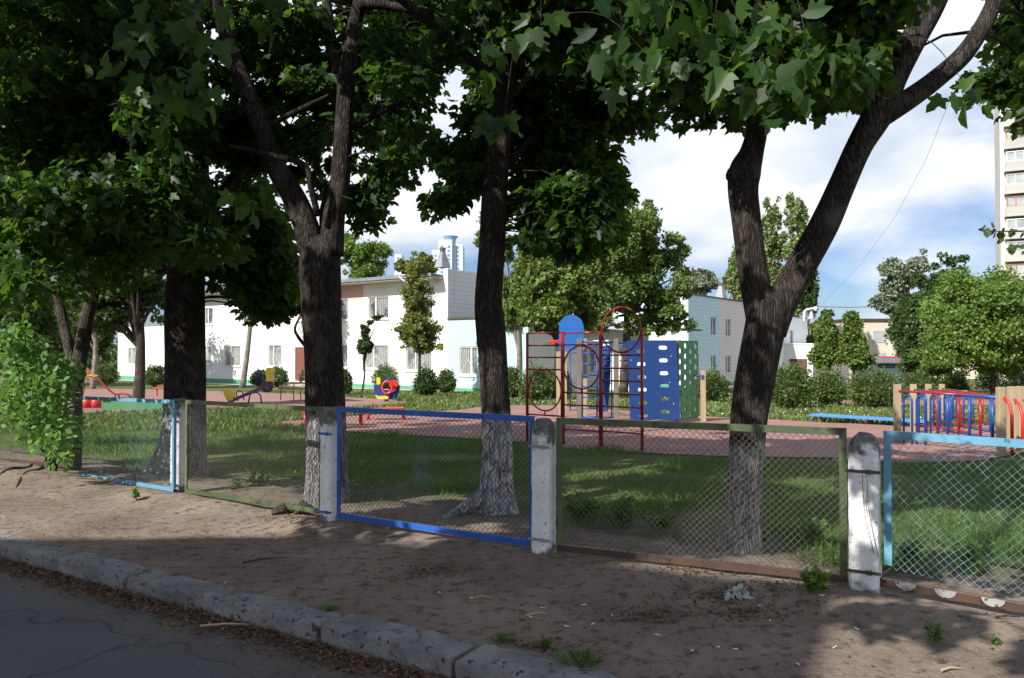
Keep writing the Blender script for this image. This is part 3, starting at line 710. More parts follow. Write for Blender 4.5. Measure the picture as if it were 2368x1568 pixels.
ov = [c for c in over if -9.6 <= .70*c[0][0]-.714*c[0][1] < -7]
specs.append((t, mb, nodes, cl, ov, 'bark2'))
# T4
t = thing('maple_tree', (*gnd(1148, 1182).xy, -.04), 'straight single maple trunk with white base behind the blue panel', 'tree', 'maple trees along the fence'); W[t.name] = t.location.copy()
mb = MB(); nodes = limb(mb, [(1147, 1186, 100), (1148, 1130, 78), (1150, 1050, 71), (1146, 960, 68), (1140, 850, 66), (1134, 760, 68), (1129, 690, 63), (1138, 560, 62), (1145, 420, 60), (1156, 300, 56), (1168, 180, 48), (1180, 0, 42), (1190, -250, 30), (1200, -520, 14)], 8.5, seed=4, flare=-.04, seg=30)
nodes += limb(mb, [(1158, 250, 20), (1240, 150, 18, 8.2), (1330, 60, 14, 8), (1420, -60, 10, 7.6)], 8.4, seed=17, seg=12)
nodes += limb(mb, [(1150, 420, 14, 8.6), (1220, 330, 14, 8.9), (1310, 280, 12, 9.2), (1400, 300, 8, 9.4)], 8.6, seed=18, seg=10)
nodes += limb(mb, [(1160, 260, 12), (1120, 300, 11), (1080, 370, 8), (1040, 440, 5)], 8.6, seed=19, seg=8)
mb.tube([at(1115, 1145, 8.4), at(1085, 1168, 8.3), at(1050, 1185, 8.2), at(1020, 1200, 8.0)], [.09, .07, .05, .02], 8, True)
cl = poly_clumps(C_poly, 230, 8.9, 11.4, .24, .48)+poly_clumps([(1040, -260), (1540, -260), (1560, 120), (1300, 200), (1080, 160)], 50, 6.8, 8.2, .22, .4)+poly_clumps([(1000, 320), (1118, 320), (1114, 430), (1060, 482), (975, 510), (968, 480), (1025, 420)], 34, 8.3, 9.4, .13, .24, .5)+poly_clumps([(1180, 400), (1450, 380), (1440, 520), (1385, 600), (1240, 615), (1185, 560)], 60, 8.3, 10, .18, .34, .6)
ov = [c for c in over if -7 <= .70*c[0][0]-.714*c[0][1] < -5]
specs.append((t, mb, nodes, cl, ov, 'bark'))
# T5
t = thing('maple_tree', (*gnd(1715, 1278).xy, -.01), 'big Y-forked maple behind the mossy green panel at right', 'tree', 'maple trees along the fence'); W[t.name] = t.location.copy()
mb = MB(); nodes = limb(mb, [(1713, 1282, 96), (1717, 1200, 82), (1724, 1080, 78), (1731, 970, 82), (1745, 880, 88), (1760, 800, 90), (1772, 740, 92), (1778, 700, 94), (1778, 670, 70)], 6.75, seed=6, flare=0, seg=30)
nodes += limb(mb, [(1765, 760, 70), (1750, 680, 68), (1737, 600, 66), (1724, 500, 66), (1717, 440, 68), (1722, 395, 72), (1738, 350, 54), (1752, 280, 46), (1750, 150, 36), (1725, 0, 30), (1700, -200, 20), (1690, -400, 10)], 6.75, seed=20)
nodes += limb(mb, [(1782, 770, 68), (1806, 700, 72), (1850, 620, 68), (1905, 520, 66), (1945, 430, 60), (1985, 340, 60), (2030, 262, 70), (2068, 180, 58), (2112, 90, 60), (2160, 0, 58), (2225, -150, 42), (2290, -360, 22)], 6.75, seed=21)
nodes += limb(mb, [(2045, 262, 56), (2105, 226, 48), (2165, 182, 44), (2228, 126, 42), (2272, 60, 38), (2308, -20, 34), (2350, -150, 26), (2390, -330, 12)], 6.75, seed=22)
nodes += limb(mb, [(1752, 200, 18), (1680, 120, 16, 6.4), (1600, 60, 13, 6), (1500, 20, 8, 5.6)], 6.7, seed=23, seg=10)
nodes += limb(mb, [(2090, 130, 16), (2000, 60, 14, 6.5), (1920, 40, 12, 6.2), (1850, 60, 8, 6)], 6.7, seed=24, seg=10)
mb.tube([at(1700, 405, 6.7), at(1690, 400, 6.68), at(1684, 398, 6.67)], [.085, .07, .03], 10, True)
cl = poly_clumps(D_poly, 165, 5.6, 9.0, .24, .44)+poly_clumps(E_poly, 34, 6.5, 9.5, .3, .5)
ov = [c for c in over if .70*c[0][0]-.714*c[0][1] >= -5]
specs.append((t, mb, nodes, cl, ov, 'bark5'))
near_sprays = {4: [(1440, 60, 3.3), (1375, 150, 3.4), (1560, 30, 3.2), (1745, 150, 3.1), (1790, 50, 3.2), (1640, 110, 3.8), (1870, 120, 3.8), (1520, 150, 4.2), (1820, 230, 4.4), (2245, 215, 4.5)],
               3: [(1150, 130, 4.0), (1165, 275, 4.4), (1250, 60, 4.2)],
               1: [(300, 130, 4.0), (330, 50, 3.6), (480, 60, 3.8), (400, 200, 4.4), (450, 210, 4.4), (570, 470, 5.4), (360, 300, 5.2), (640, 50, 4.4)]}
for i, (t, mb, nodes, cl, ov, bk) in enumerate(specs):
    sp = near_sprays.get(i, [])
    extra = [(tuple(at(x, y, d)), .17) for x, y, d in sp]
    if i > 1: cl = thin(cl)
    twigs(mb, nodes, cl, .010, frac=.5)
    up = [n_ for n_ in nodes if n_.z > 4.2] or nodes
    if ov:
        X_ = np.array([c for c, r in ov]); kk = min(7, max(1, len(ov)//6)); ce = X_[rng.choice(len(X_), kk, replace=False)]
        for _ in range(8):
            a_ = np.argmin(((X_[:, None]-ce[None])**2).sum(2), 1)
            ce = np.array([X_[a_ == j].mean(0) if (a_ == j).any() else ce[j] for j in range(kk)])
        for j in range(kk):
            c = Vector(ce[j]); st_ = [n_ for n_ in up if n_.z < c.z-.2] or up; b0 = min(st_, key=lambda v: (v-c).length+.6*max(0, 5.0-v.z))
            path = [Vector(v_) for v_ in spline([tuple(b0), tuple(b0*.65+c*.35+Vector((0, 0, .35+.05*(c-b0).length))), tuple(b0*.3+c*.7+Vector((random.uniform(-.2, .2), 0, .25))), tuple(c)], 5)]
            mb.tube(path, [max(.012, .055*(1-i_/len(path))) for i_ in range(len(path))], 8, False, barkfn(j, None, .15))
            sub = [ov[i_] for i_ in range(len(ov)) if a_[i_] == j]
            twigs(mb, path[5:], sub, .008)
    for (c, r) in extra:                      # sprays hang from twigs that come down from above
        c = Vector(c); a_ = c+Vector((random.uniform(-.5, .5), random.uniform(.2, .7), .55)); mb.tube([Vector(v_) for v_ in spline([tuple(a_), tuple((a_+c)/2+Vector((0, 0, .12))), tuple(c)], 4)], [.004]*3+[.003]*3+[.002]*3, 4, False)
    mb.build('trunk', mats[bk], t, True)
    parts = [clump_leaves(cl, 175 if i else 150, .118), clump_leaves(ov, 135, .16)]
    if extra:
        parts.append(clump_leaves(extra, 60, .115, flat=.8, droop=1.6, out=.5, upn=.3))
    arr = [np.concatenate(z) for z in zip(*[tuple(p_) for p_ in parts])]
    leafmesh('crown', *arr, T_MAPLE, mats['leaf'], t)

# ------------------------------------------------------------ shade caster: the block of flats behind the camera whose shadow lies on the road
def shadow_src(x, y, H):
    g_ = Vector((x, y)); return g_+SH*(H/math.tan(SUN_EL))
H_ = 13.0
s1 = [(-4.75, 7.05), (-1.7, 7.2), (2.25, 5.45)]
q = [shadow_src(x, y, H_) for x, y in s1]
q = [q[0], q[1], q[2], q[2]+Vector((-2.8, -5.5)), q[0]+Vector((-4.2, -6.0))]
bt = thing('apartment_block', (q[1].x-3, q[1].y-4, 0), 'pale block of flats across the road behind the viewer', 'building')
mb = MB(); n = 5; mb.add([(a.x, a.y, -.1) for a in q]+[(a.x, a.y, H_) for a in q], [tuple(range(n, 2*n))]+[(i, n+i, n+(i+1) % n, (i+1) % n) for i in range(n)])
mb.build('wall', M('render_wall', (.45, .43, .40), (.38, .36, .34), 1, .9, .2, 30), bt)
for i in (0, 1):
    a, b = q[i], q[(i+1) % 5]; d = (b-a); ln = d.length; d = d/ln; no = Vector((-d.y, d.x))
    for fl in range(4):
        for k in range(max(1, int(ln/1.6))):
            c = a+d*(1.0+k*1.6)+no*.02
            wn = MB().box((c.x, c.y, 1.6+fl*3), .9, .05, 1.3, Vector((d.x, d.y, 0)), Vector((no.x, no.y, 0))).build('window', mats['navy'], bt)

# ------------------------------------------------------------ kindergarten building
FD = Vector((-.813, .582)); ND = Vector((-.582, -.813))       # facade runs away to the left; facade normal
class Wall:
    """vertical wall plane through P0 along d with outward normal n; measures in the picture go to (t, z)"""
    def __init__(s, P0, d, n): s.P0 = Vector(P0[:2]); s.d = Vector(d); s.n = Vector(n)
    def tz(s, x, y):
        r = ray(x, y)  # find Y with (rx*Y, Y) on the line
        # P0 + t d = (rx Y, Y)
        t = (s.P0.x-r.x*s.P0.y)/(r.x*s.d.y-s.d.x); Y = s.P0.y+t*s.d.y
        return t, EYE+r.z*Y
    def p(s, t, z, off=0): q_ = s.P0+s.d*t+s.n*off; return Vector((q_.x, q_.y, z))
    def box(s, mb, t0, t1, z0, z1, o0, o1):
        c = s.p((t0+t1)/2, (z0+z1)/2, (o0+o1)/2)
        return mb.box(c, abs(t1-t0), abs(o1-o0), abs(z1-z0), Vector((s.d.x, s.d.y, 0)), Vector((s.n.x, s.n.y, 0)))
    def wall(s, t0, t1, z0, z1, holes, depth=.16, thick=None):
        mb = MB(); ts = sorted(set([t0, t1]+[min(max(h[k], t0), t1) for h in holes for k in (0, 1)])); zs = sorted(set([z0, z1]+[h[k] for h in holes for k in (2, 3)]))
        def inh(t, z): return any(h[0] < t < h[1] and h[2] < z < h[3] for h in holes)
        for i in range(len(ts)-1):
            for j in range(len(zs)-1):
                if inh((ts[i]+ts[i+1])/2, (zs[j]+zs[j+1])/2): continue
                mb.add([s.p(ts[i], zs[j]), s.p(ts[i+1], zs[j]), s.p(ts[i+1], zs[j+1]), s.p(ts[i], zs[j+1])], [(0, 1, 2, 3)])
        for h in holes:
            a, b, c, d_ = h
            for (u1, v1, u2, v2) in ((a, c, b, c), (b, c, b, d_), (b, d_, a, d_), (a, d_, a, c)):
                mb.add([s.p(u1, v1), s.p(u2, v2), s.p(u2, v2, -depth), s.p(u1, v1, -depth)], [(0, 1, 2, 3)])
        return mb
def curtain_mat():
    m, t, p, o = newmat('curtained_glass'); P = pos(t)
    vd = t.nodes.new('ShaderNodeVectorMath'); vd.operation = 'DOT_PRODUCT'; vd.inputs[1].default_value = (FD.x, FD.y, 0); t.links.new(P, vd.inputs[0])
    wv = math_(t, 'SINE', math_(t, 'ADD', math_(t, 'MULTIPLY', vd.outputs['Value'], 38), math_(t, 'MULTIPLY', nz(t, P, 2, 3), 14)))
    col = mixc(t, ramp(t, wv, -.4, .9), (.16, .17, .17), (.36, .37, .36))
    col = mixc(t, ramp(t, nz(t, P, 1.1, 3), .52, .62), col, (.07, .08, .09))
    t.links.new(col, p.inputs['Base Color']); p.inputs['Roughness'].default_value = .12
    return m
mats['pane'] = curtain_mat()
mats['sill'] = mats['white']
def window(wl_, parent, r, grille=True, mull=(.36,), label=None):
    t0, t1, z0, z1 = r
    mb = MB(); wl_.box(mb, t0, t1, z0, z1, -.15, -.135); wn = mb.build('window', mats['pane'], parent)
    if label: wn['label'] = label
    mb = MB(); fw = .07
    for (a, b, c, d) in [(t0, t1, z0, z0+fw), (t0, t1, z1-fw, z1), (t0, t0+fw, z0+fw, z1-fw), (t1-fw, t1, z0+fw, z1-fw)]: wl_.box(mb, a, b, c, d, -.132, -.07)
    for m_ in mull: x = t1+(t0-t1)*m_; wl_.box(mb, x-.05, x+.05, z0+fw, z1-fw, -.134, -.075)
    mb.build('frame', mats['white'], wn)
    mb = MB(); wl_.box(mb, t0-.06, t1+.06, z0-.10, z0-.005, -.05, .09); mb.build('sill', mats['white'], wn)
    if grille:
        mb = MB(); n_ = max(5, int((t1-t0)/.16))
        for k in range(n_+1):
            x = t0+.03+(t1-t0-.06)*k/n_; mb.cyl(wl_.p(x, z0+.02, -.02), wl_.p(x, z1-.02, -.02), .009, 5)
        for z in (z0+.05, z1-.05): mb.cyl(wl_.p(t0+.01, z, -.015), wl_.p(t1-.01, z, -.015), .011, 5)
        c = (t0+t1)/2
        for k in (-1, 1):
            mb.cyl(wl_.p(c, z0+(z1-z0)*.55, -.01), wl_.p(c+k*(t1-t0)*.45, z0+.05, -.01), .01, 5)
        mb.build('grille', mats['white'], wn)
    return wn
C1 = Vector((at(1035, 905, 50).x, 50))
fw_ = Wall(C1, FD, ND)
def rect(w_, x0, y0, x1, y1):
    a = w_.tz(x0, y0); b = w_.tz(x1, y0); c = w_.tz((x0+x1)/2, y1); tt = sorted((a[0], b[0])); zt_ = w_.tz((x0+x1)/2, y0)[1]
    return (tt[0], tt[1], c[1], zt_)
kb = thing('kindergarten_building', (C1.x, C1.y, -.8), 'long white two-storey kindergarten with green plinth behind the playground', 'building'); W[kb.name] = kb.location.copy()
white_w = wallmat('white_facade', (.80, .80, .79), (.72, .72, .72), FD, dirt=(.70, .69, .67))
end_w = wallmat('white_end_wall', (.88, .89, .92), (.60, .60, .61), Vector((.582, .813)), .55, .28, .5, .012)
teal_w = wallmat('pale_teal_wall', (.42, .66, .60), (.38, .6, .55), FD, dirt=(.38, .58, .54))
pink_w = M('pink_wall', (.70, .42, .40), (.66, .42, .40), 2, .85)
plinth = M('green_plinth', (.10, .34, .20), (.085, .28, .17), 2, .8, .1, 20, c3=(.3, .4, .33), s3=6, t3=(.66, .72))
UP = [rect(fw_, *r) for r in ((850, 686, 898, 737), (765, 691, 804, 740), (688, 695, 724, 741), (937, 683, 1000, 737), (620, 702, 652, 744), (560, 706, 588, 747), (473, 712, 492, 750))]
DN = [rect(fw_, *r) for r in ((842, 797, 897, 853), (938, 796, 997, 857), (770, 796, 803, 850), (519, 799, 556, 846), (470, 800, 489, 842), (620, 797, 650, 847), (295, 803, 318, 843))]
dr = rect(fw_, 682, 803, 705, 881)
tL = fw_.tz(272, 870)[0]; t2s = 28.0
zt2 = 6.42; zt1 = 3.9; pz0 = -.5; zb_ = -1.4
# two-storey part
fw_.wall(0, t2s, pz0, zt2, UP[:7]+[h for h in DN if h[1] < t2s]+[(dr[0], dr[1], dr[2], dr[3])]).build('wall', white_w, kb)
fw_.wall(t2s, tL, pz0+.05, zt1, [h for h in DN if h[0] > t2s]).build('wall', white_w, kb)
for h in UP: window(fw_, kb, h, False)
for h in DN: window(fw_, kb, h, True)
mb = MB(); fw_.box(mb, dr[0]+.02, dr[1]-.02, dr[2], dr[3]-.02, -.12, -.06)
dro = mb.build('door', M('brown_door', (.20, .075, .055), (.17, .065, .05), 3, .5), kb, bevel=.01)
MB().cyl(fw_.p(dr[0]+.12, (dr[2]+dr[3])/2, -.06), fw_.p(dr[0]+.12, (dr[2]+dr[3])/2, .02), .02).build('handle', mats['postcap'], dro)
mb = MB(); fw_.box(mb, -.0, dr[0]-.8, zb_, pz0, -.2, .05); fw_.box(mb, dr[1]+1.6, tL, zb_, pz0+.05, -.2, .05); mb.build('plinth', plinth, kb)
mb = MB()
for k in range(4): fw_.box(mb, dr[0]-.8-.0*k, dr[1]+1.6+.45*k, zb_-.0, pz0-.16*k+.0, -.2 if k == 0 else .06+.4*k-.399, .06+.4*k)
mb.build('steps', mats['steps'], kb)
pw0 = fw_.tz(840, 700)[0]; pw1 = fw_.tz(690, 700)[0]
mb = MB(); fw_.box(mb, pw0, UP[1][0]-.02, UP[1][3]-.15, zt2, .0, .006); fw_.box(mb, UP[1][0]-.02, pw1+2, UP[1][3]+.02, zt2, .0, .006); mb.build('pink_patch', pink_w, kb)
# other walls of the two-storey block
DE = Vector((.582, .813)); NE = Vector((.813, -.582))        # end wall runs away to the right
ew = Wall(C1, DE, NE)
ew.wall(0, 13, zb_, 6.9, []).build('wall', end_w, kb)
mb = MB(); fw_.box(mb, -.001, .38, zt2-.3, 6.9, -.3, .004); mb.build('parapet', white_w, kb)
bk = Wall(C1+DE*13, FD, -ND); bk.wall(0, t2s, zb_, zt2, []).build('wall', white_w, kb)
Wall(C1+FD*t2s, DE, -NE).wall(0, 13, zb_, zt2, []).build('wall', white_w, kb)
mb = MB(); mb.prism([fw_.p(.38, zt2+.06, 1.15), fw_.p(t2s+.3, zt2+.06, 1.15), fw_.p(t2s+.3, zt2+.06, -13.3), fw_.p(.38, zt2+.06, -13.3)], (0, 0, .12))
rf = mb.build('roof', M('grey_roof', (.12, .15, .17), (.16, .19, .21), 2, .6), kb)
mb = MB(); fw_.box(mb, .38, t2s+.3, zt2-.05, zt2+.16, 1.151, 1.19); mb.build('eave_trim', M('eave_metal', (.20, .25, .28), (.15, .19, .22), 1, .4), rf)
mb = MB(); fw_.box(mb, .4, t2s, zt2-.14, zt2-.002, -.0, 1.1); mb.build('soffit', M('soffit', (.45, .40, .34), (.36, .32, .28), 2, .8), kb)
# roof hatches
for (x0, x1, yb) in ((870, 925, 640), (985, 1022, 636), (700, 760, 648)):
    a = fw_.tz(x0, 640)[0]; b = fw_.tz(x1, 640)[0]
    mb = MB(); fw_.box(mb, min(a, b)+.25, max(a, b)-.25, zt2+.12, zt2+.42, -3.0, -2.0); ht = mb.build('roof_hatch', mats['steps'], kb)
    c0 = fw_.p(min(a, b), zt2+.40, -1.7); c1 = fw_.p(max(a, b), zt2+.66, -1.7); c2 = fw_.p(max(a, b), zt2+.66, -3.2); c3 = fw_.p(min(a, b), zt2+.40, -3.2)
    MB().prism([c0, c1, c2, c3], (0, 0, .07)).build('hatch_lid', mats['white'], ht)
# vent hoods on the parapets
def hood(x, yt, yb, Y, lab):
    b = at(x, yb, Y); h = (yb-yt)/F*Y; wd = .42*h
    t = thing('vent_hood', b, lab, 'roof vent', 'metal vent hoods on the roofs')
    MB().tube([b, b+Vector((0, 0, h*.8))], [wd, wd*.35], 4).build('hood', M('vent_metal', (.32, .33, .35), (.25, .26, .28), 2, .5, metal=.3), t)
    MB().tube([b+Vector((0, 0, h*.78)), b+Vector((0, 0, h))], [wd*.3, wd*.42], 8).build('cap', mats['postcap'], t)
    return t
hood(1023, 573, 619, 51, 'grey metal vent hood on the corner of the white building')
hood(1667, 654, 690, 70, 'small grey vent hood above the blue and pink end wall')
# teal and white single-storey wing to the right
ww = Wall(C1, -FD, ND); w1 = 6.1
tw0 = rect(ww, 1061, 801, 1103, 867); tw1 = rect(ww, 1160, 803, 1169, 868)
zw = 3.70
ww.wall(.012, 3.9, pz0-.05, zw, [(max(.3, tw0[0]), tw0[1], tw0[2], tw0[3])]).build('wall', teal_w, kb)
ww.wall(3.9, w1, pz0-.05, zw, [tw1]).build('wall', teal_w, kb)
window(ww, kb, tw0, True); window(ww, kb, tw1, True)
mb = MB(); ww.box(mb, .012, w1+.02, zb_, pz0-.05, -.2, .05); mb.build('plinth', plinth, kb)
mb = MB(); ww.box(mb, -.0, w1+.08, zw, zw+.1, -8, .08); mb.build('roof', mats['f_dark'], kb)
Wall(C1-FD*w1, DE, NE).wall(0, 8, zb_, zw, []).build('wall', white_w, kb)
# recessed white wing with canopy
R0 = at(1222, 900, 54.6); rw = Wall((R0.x, R0.y), -FD, ND)
r1 = rw.tz(1500, 800)[0]
rws = [rect(rw, *r) for r in ((1248, 806, 1268, 850), (1316, 812, 1330, 862), (1362, 806, 1380, 862), (1432, 806, 1450, 866))]
rw.wall(-.5, r1, -.75, 3.15, rws).build('wall', white_w, kb)
for h in rws: window(rw, kb, h, True)
mb = MB(); rw.box(mb, -.5, r1+.1, zb_, -.75, -.2, .05); mb.build('plinth', plinth, kb)
mb = MB(); mb.prism([rw.p(-.5, 3.2, .9), rw.p(r1+.2, 3.2, .9), rw.p(r1+.2, 3.2, -8), rw.p(-.5, 3.2, -8)], (0, 0, .1)); mb.build('roof', mats['f_dark'], kb)
c0 = rw.tz(1400, 790)[0]; c1_ = rw.tz(1492, 790)[0]
mb = MB(); mb.prism([rw.p(c0, 3.28, 2.0), rw.p(c1_, 3.0, 2.0), rw.p(c1_, 3.3, -.3), rw.p(c0, 3.8, -.3)], (0, 0, .12)); mb.build('canopy', M('grey_canopy', (.42, .41, .45), (.33, .32, .36), 2, .7), kb)
# second two-storey block with blue and pink end wall
k2 = thing('kindergarten_wing', (13.9, 62.9, -1.2), 'two-storey building with pale blue and pink end wall', 'building'); W[k2.name] = k2.location.copy()
C2 = Vector((13.9, 62.9)); f2 = Wall(C2, FD, ND); e2 = Wall(C2, DE, NE)
teal2 = wallmat('pale_mint_wall', (.62, .76, .72), (.55, .7, .66), FD)
blue_e = wallmat('pale_blue_end_wall', (.62, .80, .92), (.48, .63, .74), DE, .6, .3, .5, .018, dirt=(.46, .64, .76))
pink_e = wallmat('pale_pink_end_wall', (.84, .74, .77), (.65, .57, .60), DE, .6, .3, .5, .018, dirt=(.66, .6, .62))
fws = [rect(f2, *r) for r in ((1408, 735, 1424, 770), (1462, 735, 1480, 770), (1346, 735, 1362, 768))]
f2.wall(0, 16, -.9, 6.25, fws).build('wall', teal2, k2)
for h in fws: window(f2, k2, h, False)
tb_ = e2.tz(1665, 800)[0]; te_ = e2.tz(1792, 800)[0]
wb = [rect(e2, 1643, 733, 1656, 776), rect(e2, 1643, 821, 1656, 862)]; wp = [rect(e2, 1677, 737, 1690, 778), rect(e2, 1677, 822, 1690, 863)]
e2.wall(0, tb_, -.9, 6.25, wb).build('wall', blue_e, k2)
e2.wall(tb_, te_, -.9, 6.25, wp).build('wall', pink_e, k2)
for h in wb+wp: window(e2, k2, h, False, (.5,))
mb = MB(); e2.box(mb, -.05, te_, zb_-.4, -.9, -.2, .05); f2.box(mb, 0, 16, zb_-.4, -.9, -.2, .05); mb.build('plinth', plinth, k2)
mb = MB(); e2.box(mb, -.1, te_+.1, 6.25, 6.35, -16, .1); mb.build('roof', mats['rust'], k2)
Wall(C2+DE*te_, FD, -ND).wall(0, 16, -1.8, 6.25, []).build('wall', teal2, k2)
C3 = C2+DE*te_; e3 = Wall(C3, DE, NE); te3 = e3.tz(1863, 800)[0]; w3 = rect(e3, 1826, 763, 1834, 795)
e3.wall(0, te3, -1.6, 5.45, [w3]).build('wall', end_w, k2); window(e3, k2, w3, False, ())
mb = MB(); e3.box(mb, -.02, te3+.1, 5.45, 5.52, -14, .08); mb.build('roof', mats['f_dark'], k2)
C4 = at(1795, 860, 83.5); f4 = Wall((C4.x, C4.y), -FD, ND); t4 = f4.tz(1902, 800)[0]
k4 = thing('white_annex', (C4.x, C4.y, -1.4), 'low white annex with a brown louvred door, right of the forked maple', 'building')
zt4 = 2.5; h4 = rect(f4, 1825, 830, 1866, 868)
f4.wall(-3, t4, -1.8, zt4, [h4]).build('wall', white_w, k4)
Wall(f4.P0-FD*t4, DE, NE).wall(0, 9, -1.8, zt4, []).build('wall', end_w, k4)
mb = MB(); f4.box(mb, -3, t4+.1, zt4, zt4+.09, -9, .08); mb.build('roof', mats['white'], k4)
lv = MB(); f4.box(lv, h4[0], h4[1], h4[2], h4[3], -.12, -.08)
for k in range(14): f4.box(lv, h4[0], h4[1], h4[2]+(h4[3]-h4[2])*(k+.2)/14, h4[2]+(h4[3]-h4[2])*(k+.7)/14, -.08, -.04)
lv.build('louvre', M('brown_louvre', (.17, .08, .06), (.13, .06, .05), 3, .7), k4)
# pavement along the facades
for (w_, a, b) in ((fw_, -1, tL), (ww, 0, 8), (e2, 0, te_)):
    v = []
    for i in range(21):
        t_ = a+(b-a)*i/20
        for o_ in (-.1, 2.0): q_ = w_.p(t_, 0, o_); v.append((q_.x, q_.y, gz(q_.x, q_.y)+.03))
    o = MB().add(v, [(2*i, 2*i+1, 2*i+3, 2*i+2) for i in range(20)]).build('pavement', mats['pave']); tag(o, kind='structure')
# cable sagging below the eave
mb = MB(); mb.tube([at(922, 639, 50.6), at(935, 651, 50.2), at(950, 656, 50), at(975, 651, 49.8), at(1000, 640, 49.6)], .03, 6)
tag(mb.build('cable', mats['white']), 'pale cable sagging below the eave of the white building', 'cable')

# ------------------------------------------------------------ distant buildings
def tower_far(x0, x1, ytop, Y, lab, col, steps):
    a = at(x0, 815, Y); b = at(x1, 815, Y); wd = b.x-a.x
    t = thing('high_rise', ((a.x+b.x)/2, Y, -2), lab, 'skyscraper'); zt_ = at(x0, ytop, Y).z
    wm = M('tower_wall', (.62, .68, .78), (.58, .65, .76), .02, .7); gm = M('tower_glass', (.16, .27, .46), (.22, .34, .52), .02, .3)
    for (f0, f1, h, off) in steps:
        w0 = a.x+wd*f0; w1_ = a.x+wd*f1; zz = zt_*h
        MB().box(((w0+w1_)/2, Y+off+10, zz/2-1), w1_-w0, 20, zz+2).build('wall', wm, t)
        nf = int(zz/3.3)
        nc = max(1, int((w1_-w0)/4.5))
        for c in range(nc):
            xx = w0+(w1_-w0)*(c+.5)/nc
            mb = MB()
            for k in range(nf): mb.box((xx, Y+off-.1, 3.3*k+1.5), 1.9, .3, 1.9)
            mb.build('window', gm, t)
        sd = MB()
        for k in range(nf): sd.box((w1_+.05, Y+off+10, 3.3*k+1.5), .3, 17, 1.9)
        sd.build('window', gm, t)
    return t, zt_, a, b
t, zt_, a, b = tower_far(997, 1069, 556, 620, 'tall pale blue and white residential tower on the skyline', 0, [(0, .22, .92, 3), (.22, .66, 1, 0), (.66, 1, .97, 4)])
mb = MB(); c = at(1042, 552, 630); mb.tube([Vector((c.x, 630, zt_-1)), Vector((c.x, 630, zt_+2)), Vector((c.x, 630, zt_+4.5))], [4, 4, 6], 16); mb.build('roof_crown', M('blue_crown', (.22, .34, .48), (.26, .38, .52), .1, .4), t)
tower_far(912, 940, 588, 640, 'small blue high-rise just left of the tall tower', 0, [(0, .55, 1, 0), (.55, 1, .93, 3)])
# right-hand panel block, 16 storeys
TB = at(2316, 815, 100); k5 = thing('apartment_tower', (TB.x+8, 104, -2), 'sixteen-storey panel block with enclosed balconies at the right edge', 'building')
tw_w = M('panel_white', (.62, .61, .58), (.55, .54, .52), .3, .85); tw_g = M('balcony_panel', (.36, .36, .35), (.44, .43, .41), .15, .85)
TS = Vector((.49, .872)).normalized(); TF = Vector((TS.y, -TS.x)); TN = -TS
tf = Wall((TB.x, TB.y), TF, TN)
mb = MB(); tf.box(mb, 0, 24, -2, 44, -17, 0); mb.build('wall', tw_w, k5)
glassm = M('tower_window', (.22, .26, .30), (.42, .44, .44), .6, .15); tr_ = [mats['white'], M('orange_frame', (.40, .16, .06), (.30, .12, .05), 1, .6), M('grey_frame', (.5, .5, .48), (.4, .4, .4), 1, .6)]
for k in range(16):
    z = -1+2.8*k
    bl = MB(); tf.box(bl, .5, 7.2, z, z+1.1, 0.002, 1.3); tf.box(bl, .4, 7.4, z-.14, z-.002, 0.004, 1.45); b_ = bl.build('balcony', tw_g, k5)
    bl = MB(); tf.box(bl, .6, 7.1, z+1.102, z+2.34, 0.003, 1.2); bl.build('window', glassm, b_)
    fr = MB()
    for j in range(8): tf.box(fr, .6+j*.92, .72+j*.92, z+1.12, z+2.33, 1.201, 1.26)
    tf.box(fr, .55, 7.15, z+1.101, z+1.17, 1.205, 1.28); tf.box(fr, .55, 7.15, z+2.25, z+2.34, 1.205, 1.28)
    fr.build('window_frame', tr_[(k*7) % 3 if k % 3 else 0], b_)
    bl = MB(); tf.box(bl, 9.2, 11.2, z+.9, z+2.4, .002, .03); bl.build('window', glassm, k5)
# cream building behind the conifers, shed with red ridge
p = at(2000, 850, 110); q_ = at(2062, 850, 104)
k6 = thing('cream_building', ((p.x+q_.x)/2, 112, -1.8), 'cream building with red roof edge behind the spruces', 'building')
cw = M('cream_wall', (.62, .54, .46), (.58, .50, .44), .5, .9)
ztc = at(2000, 741, 108).z
MB().box((p.x+6, 114, ztc/2-1), 18, 10, ztc+2).build('wall', cw, k6); MB().box((p.x+6, 114, ztc+.1), 18.4, 10.4, .35).build('roof', mats['rust'], k6)
for k in range(3):
    for j in range(2): MB().box((p.x+1.5+4.2*k, 108.98, .8+3.0*j), 1.7, .1, 1.6).build('window', glassm, k6)
p = at(2035, 870, 70); s6 = thing('garden_shed', (p.x+2, 71, -1.2), 'low grey shed with dark roof beyond the bushes', 'shed')
MB().box((p.x+2, 71.5, -.2), 4.4, 3, 1.9).build('wall', M('shed_wall', (.05, .09, .09), (.07, .1, .1), 2, .8), s6)
MB().prism([(p.x-.5, 69.6, .75), (p.x+4.6, 69.6, .75), (p.x+4.6, 71.5, 1.15), (p.x-.5, 71.5, 1.15)], (0, 0, .1)).build('roof', M('shed_roof', (.16, .16, .17), (.12, .12, .13), 2, .7), s6)
MB().box((p.x+2.6, 71.5, 1.24), 4, .25, .12).build('ridge', mats['brightred'], s6)
p = at(1880, 860, 75); q_ = at(1962, 862, 72)
fnc = thing('slab_fence', ((p.x+q_.x)/2, 74, -1.2), 'grey concrete slab fence under the conifers', 'fence')
for k in range(5): 
    a = p+(q_-p)*k/5; b = p+(q_-p)*(k+.94)/5
    MB().bar(Vector((a.x, a.y, -.2)), Vector((b.x, b.y, -.2)), 2.0, .12).build('slab', mats['postcap'], fnc)
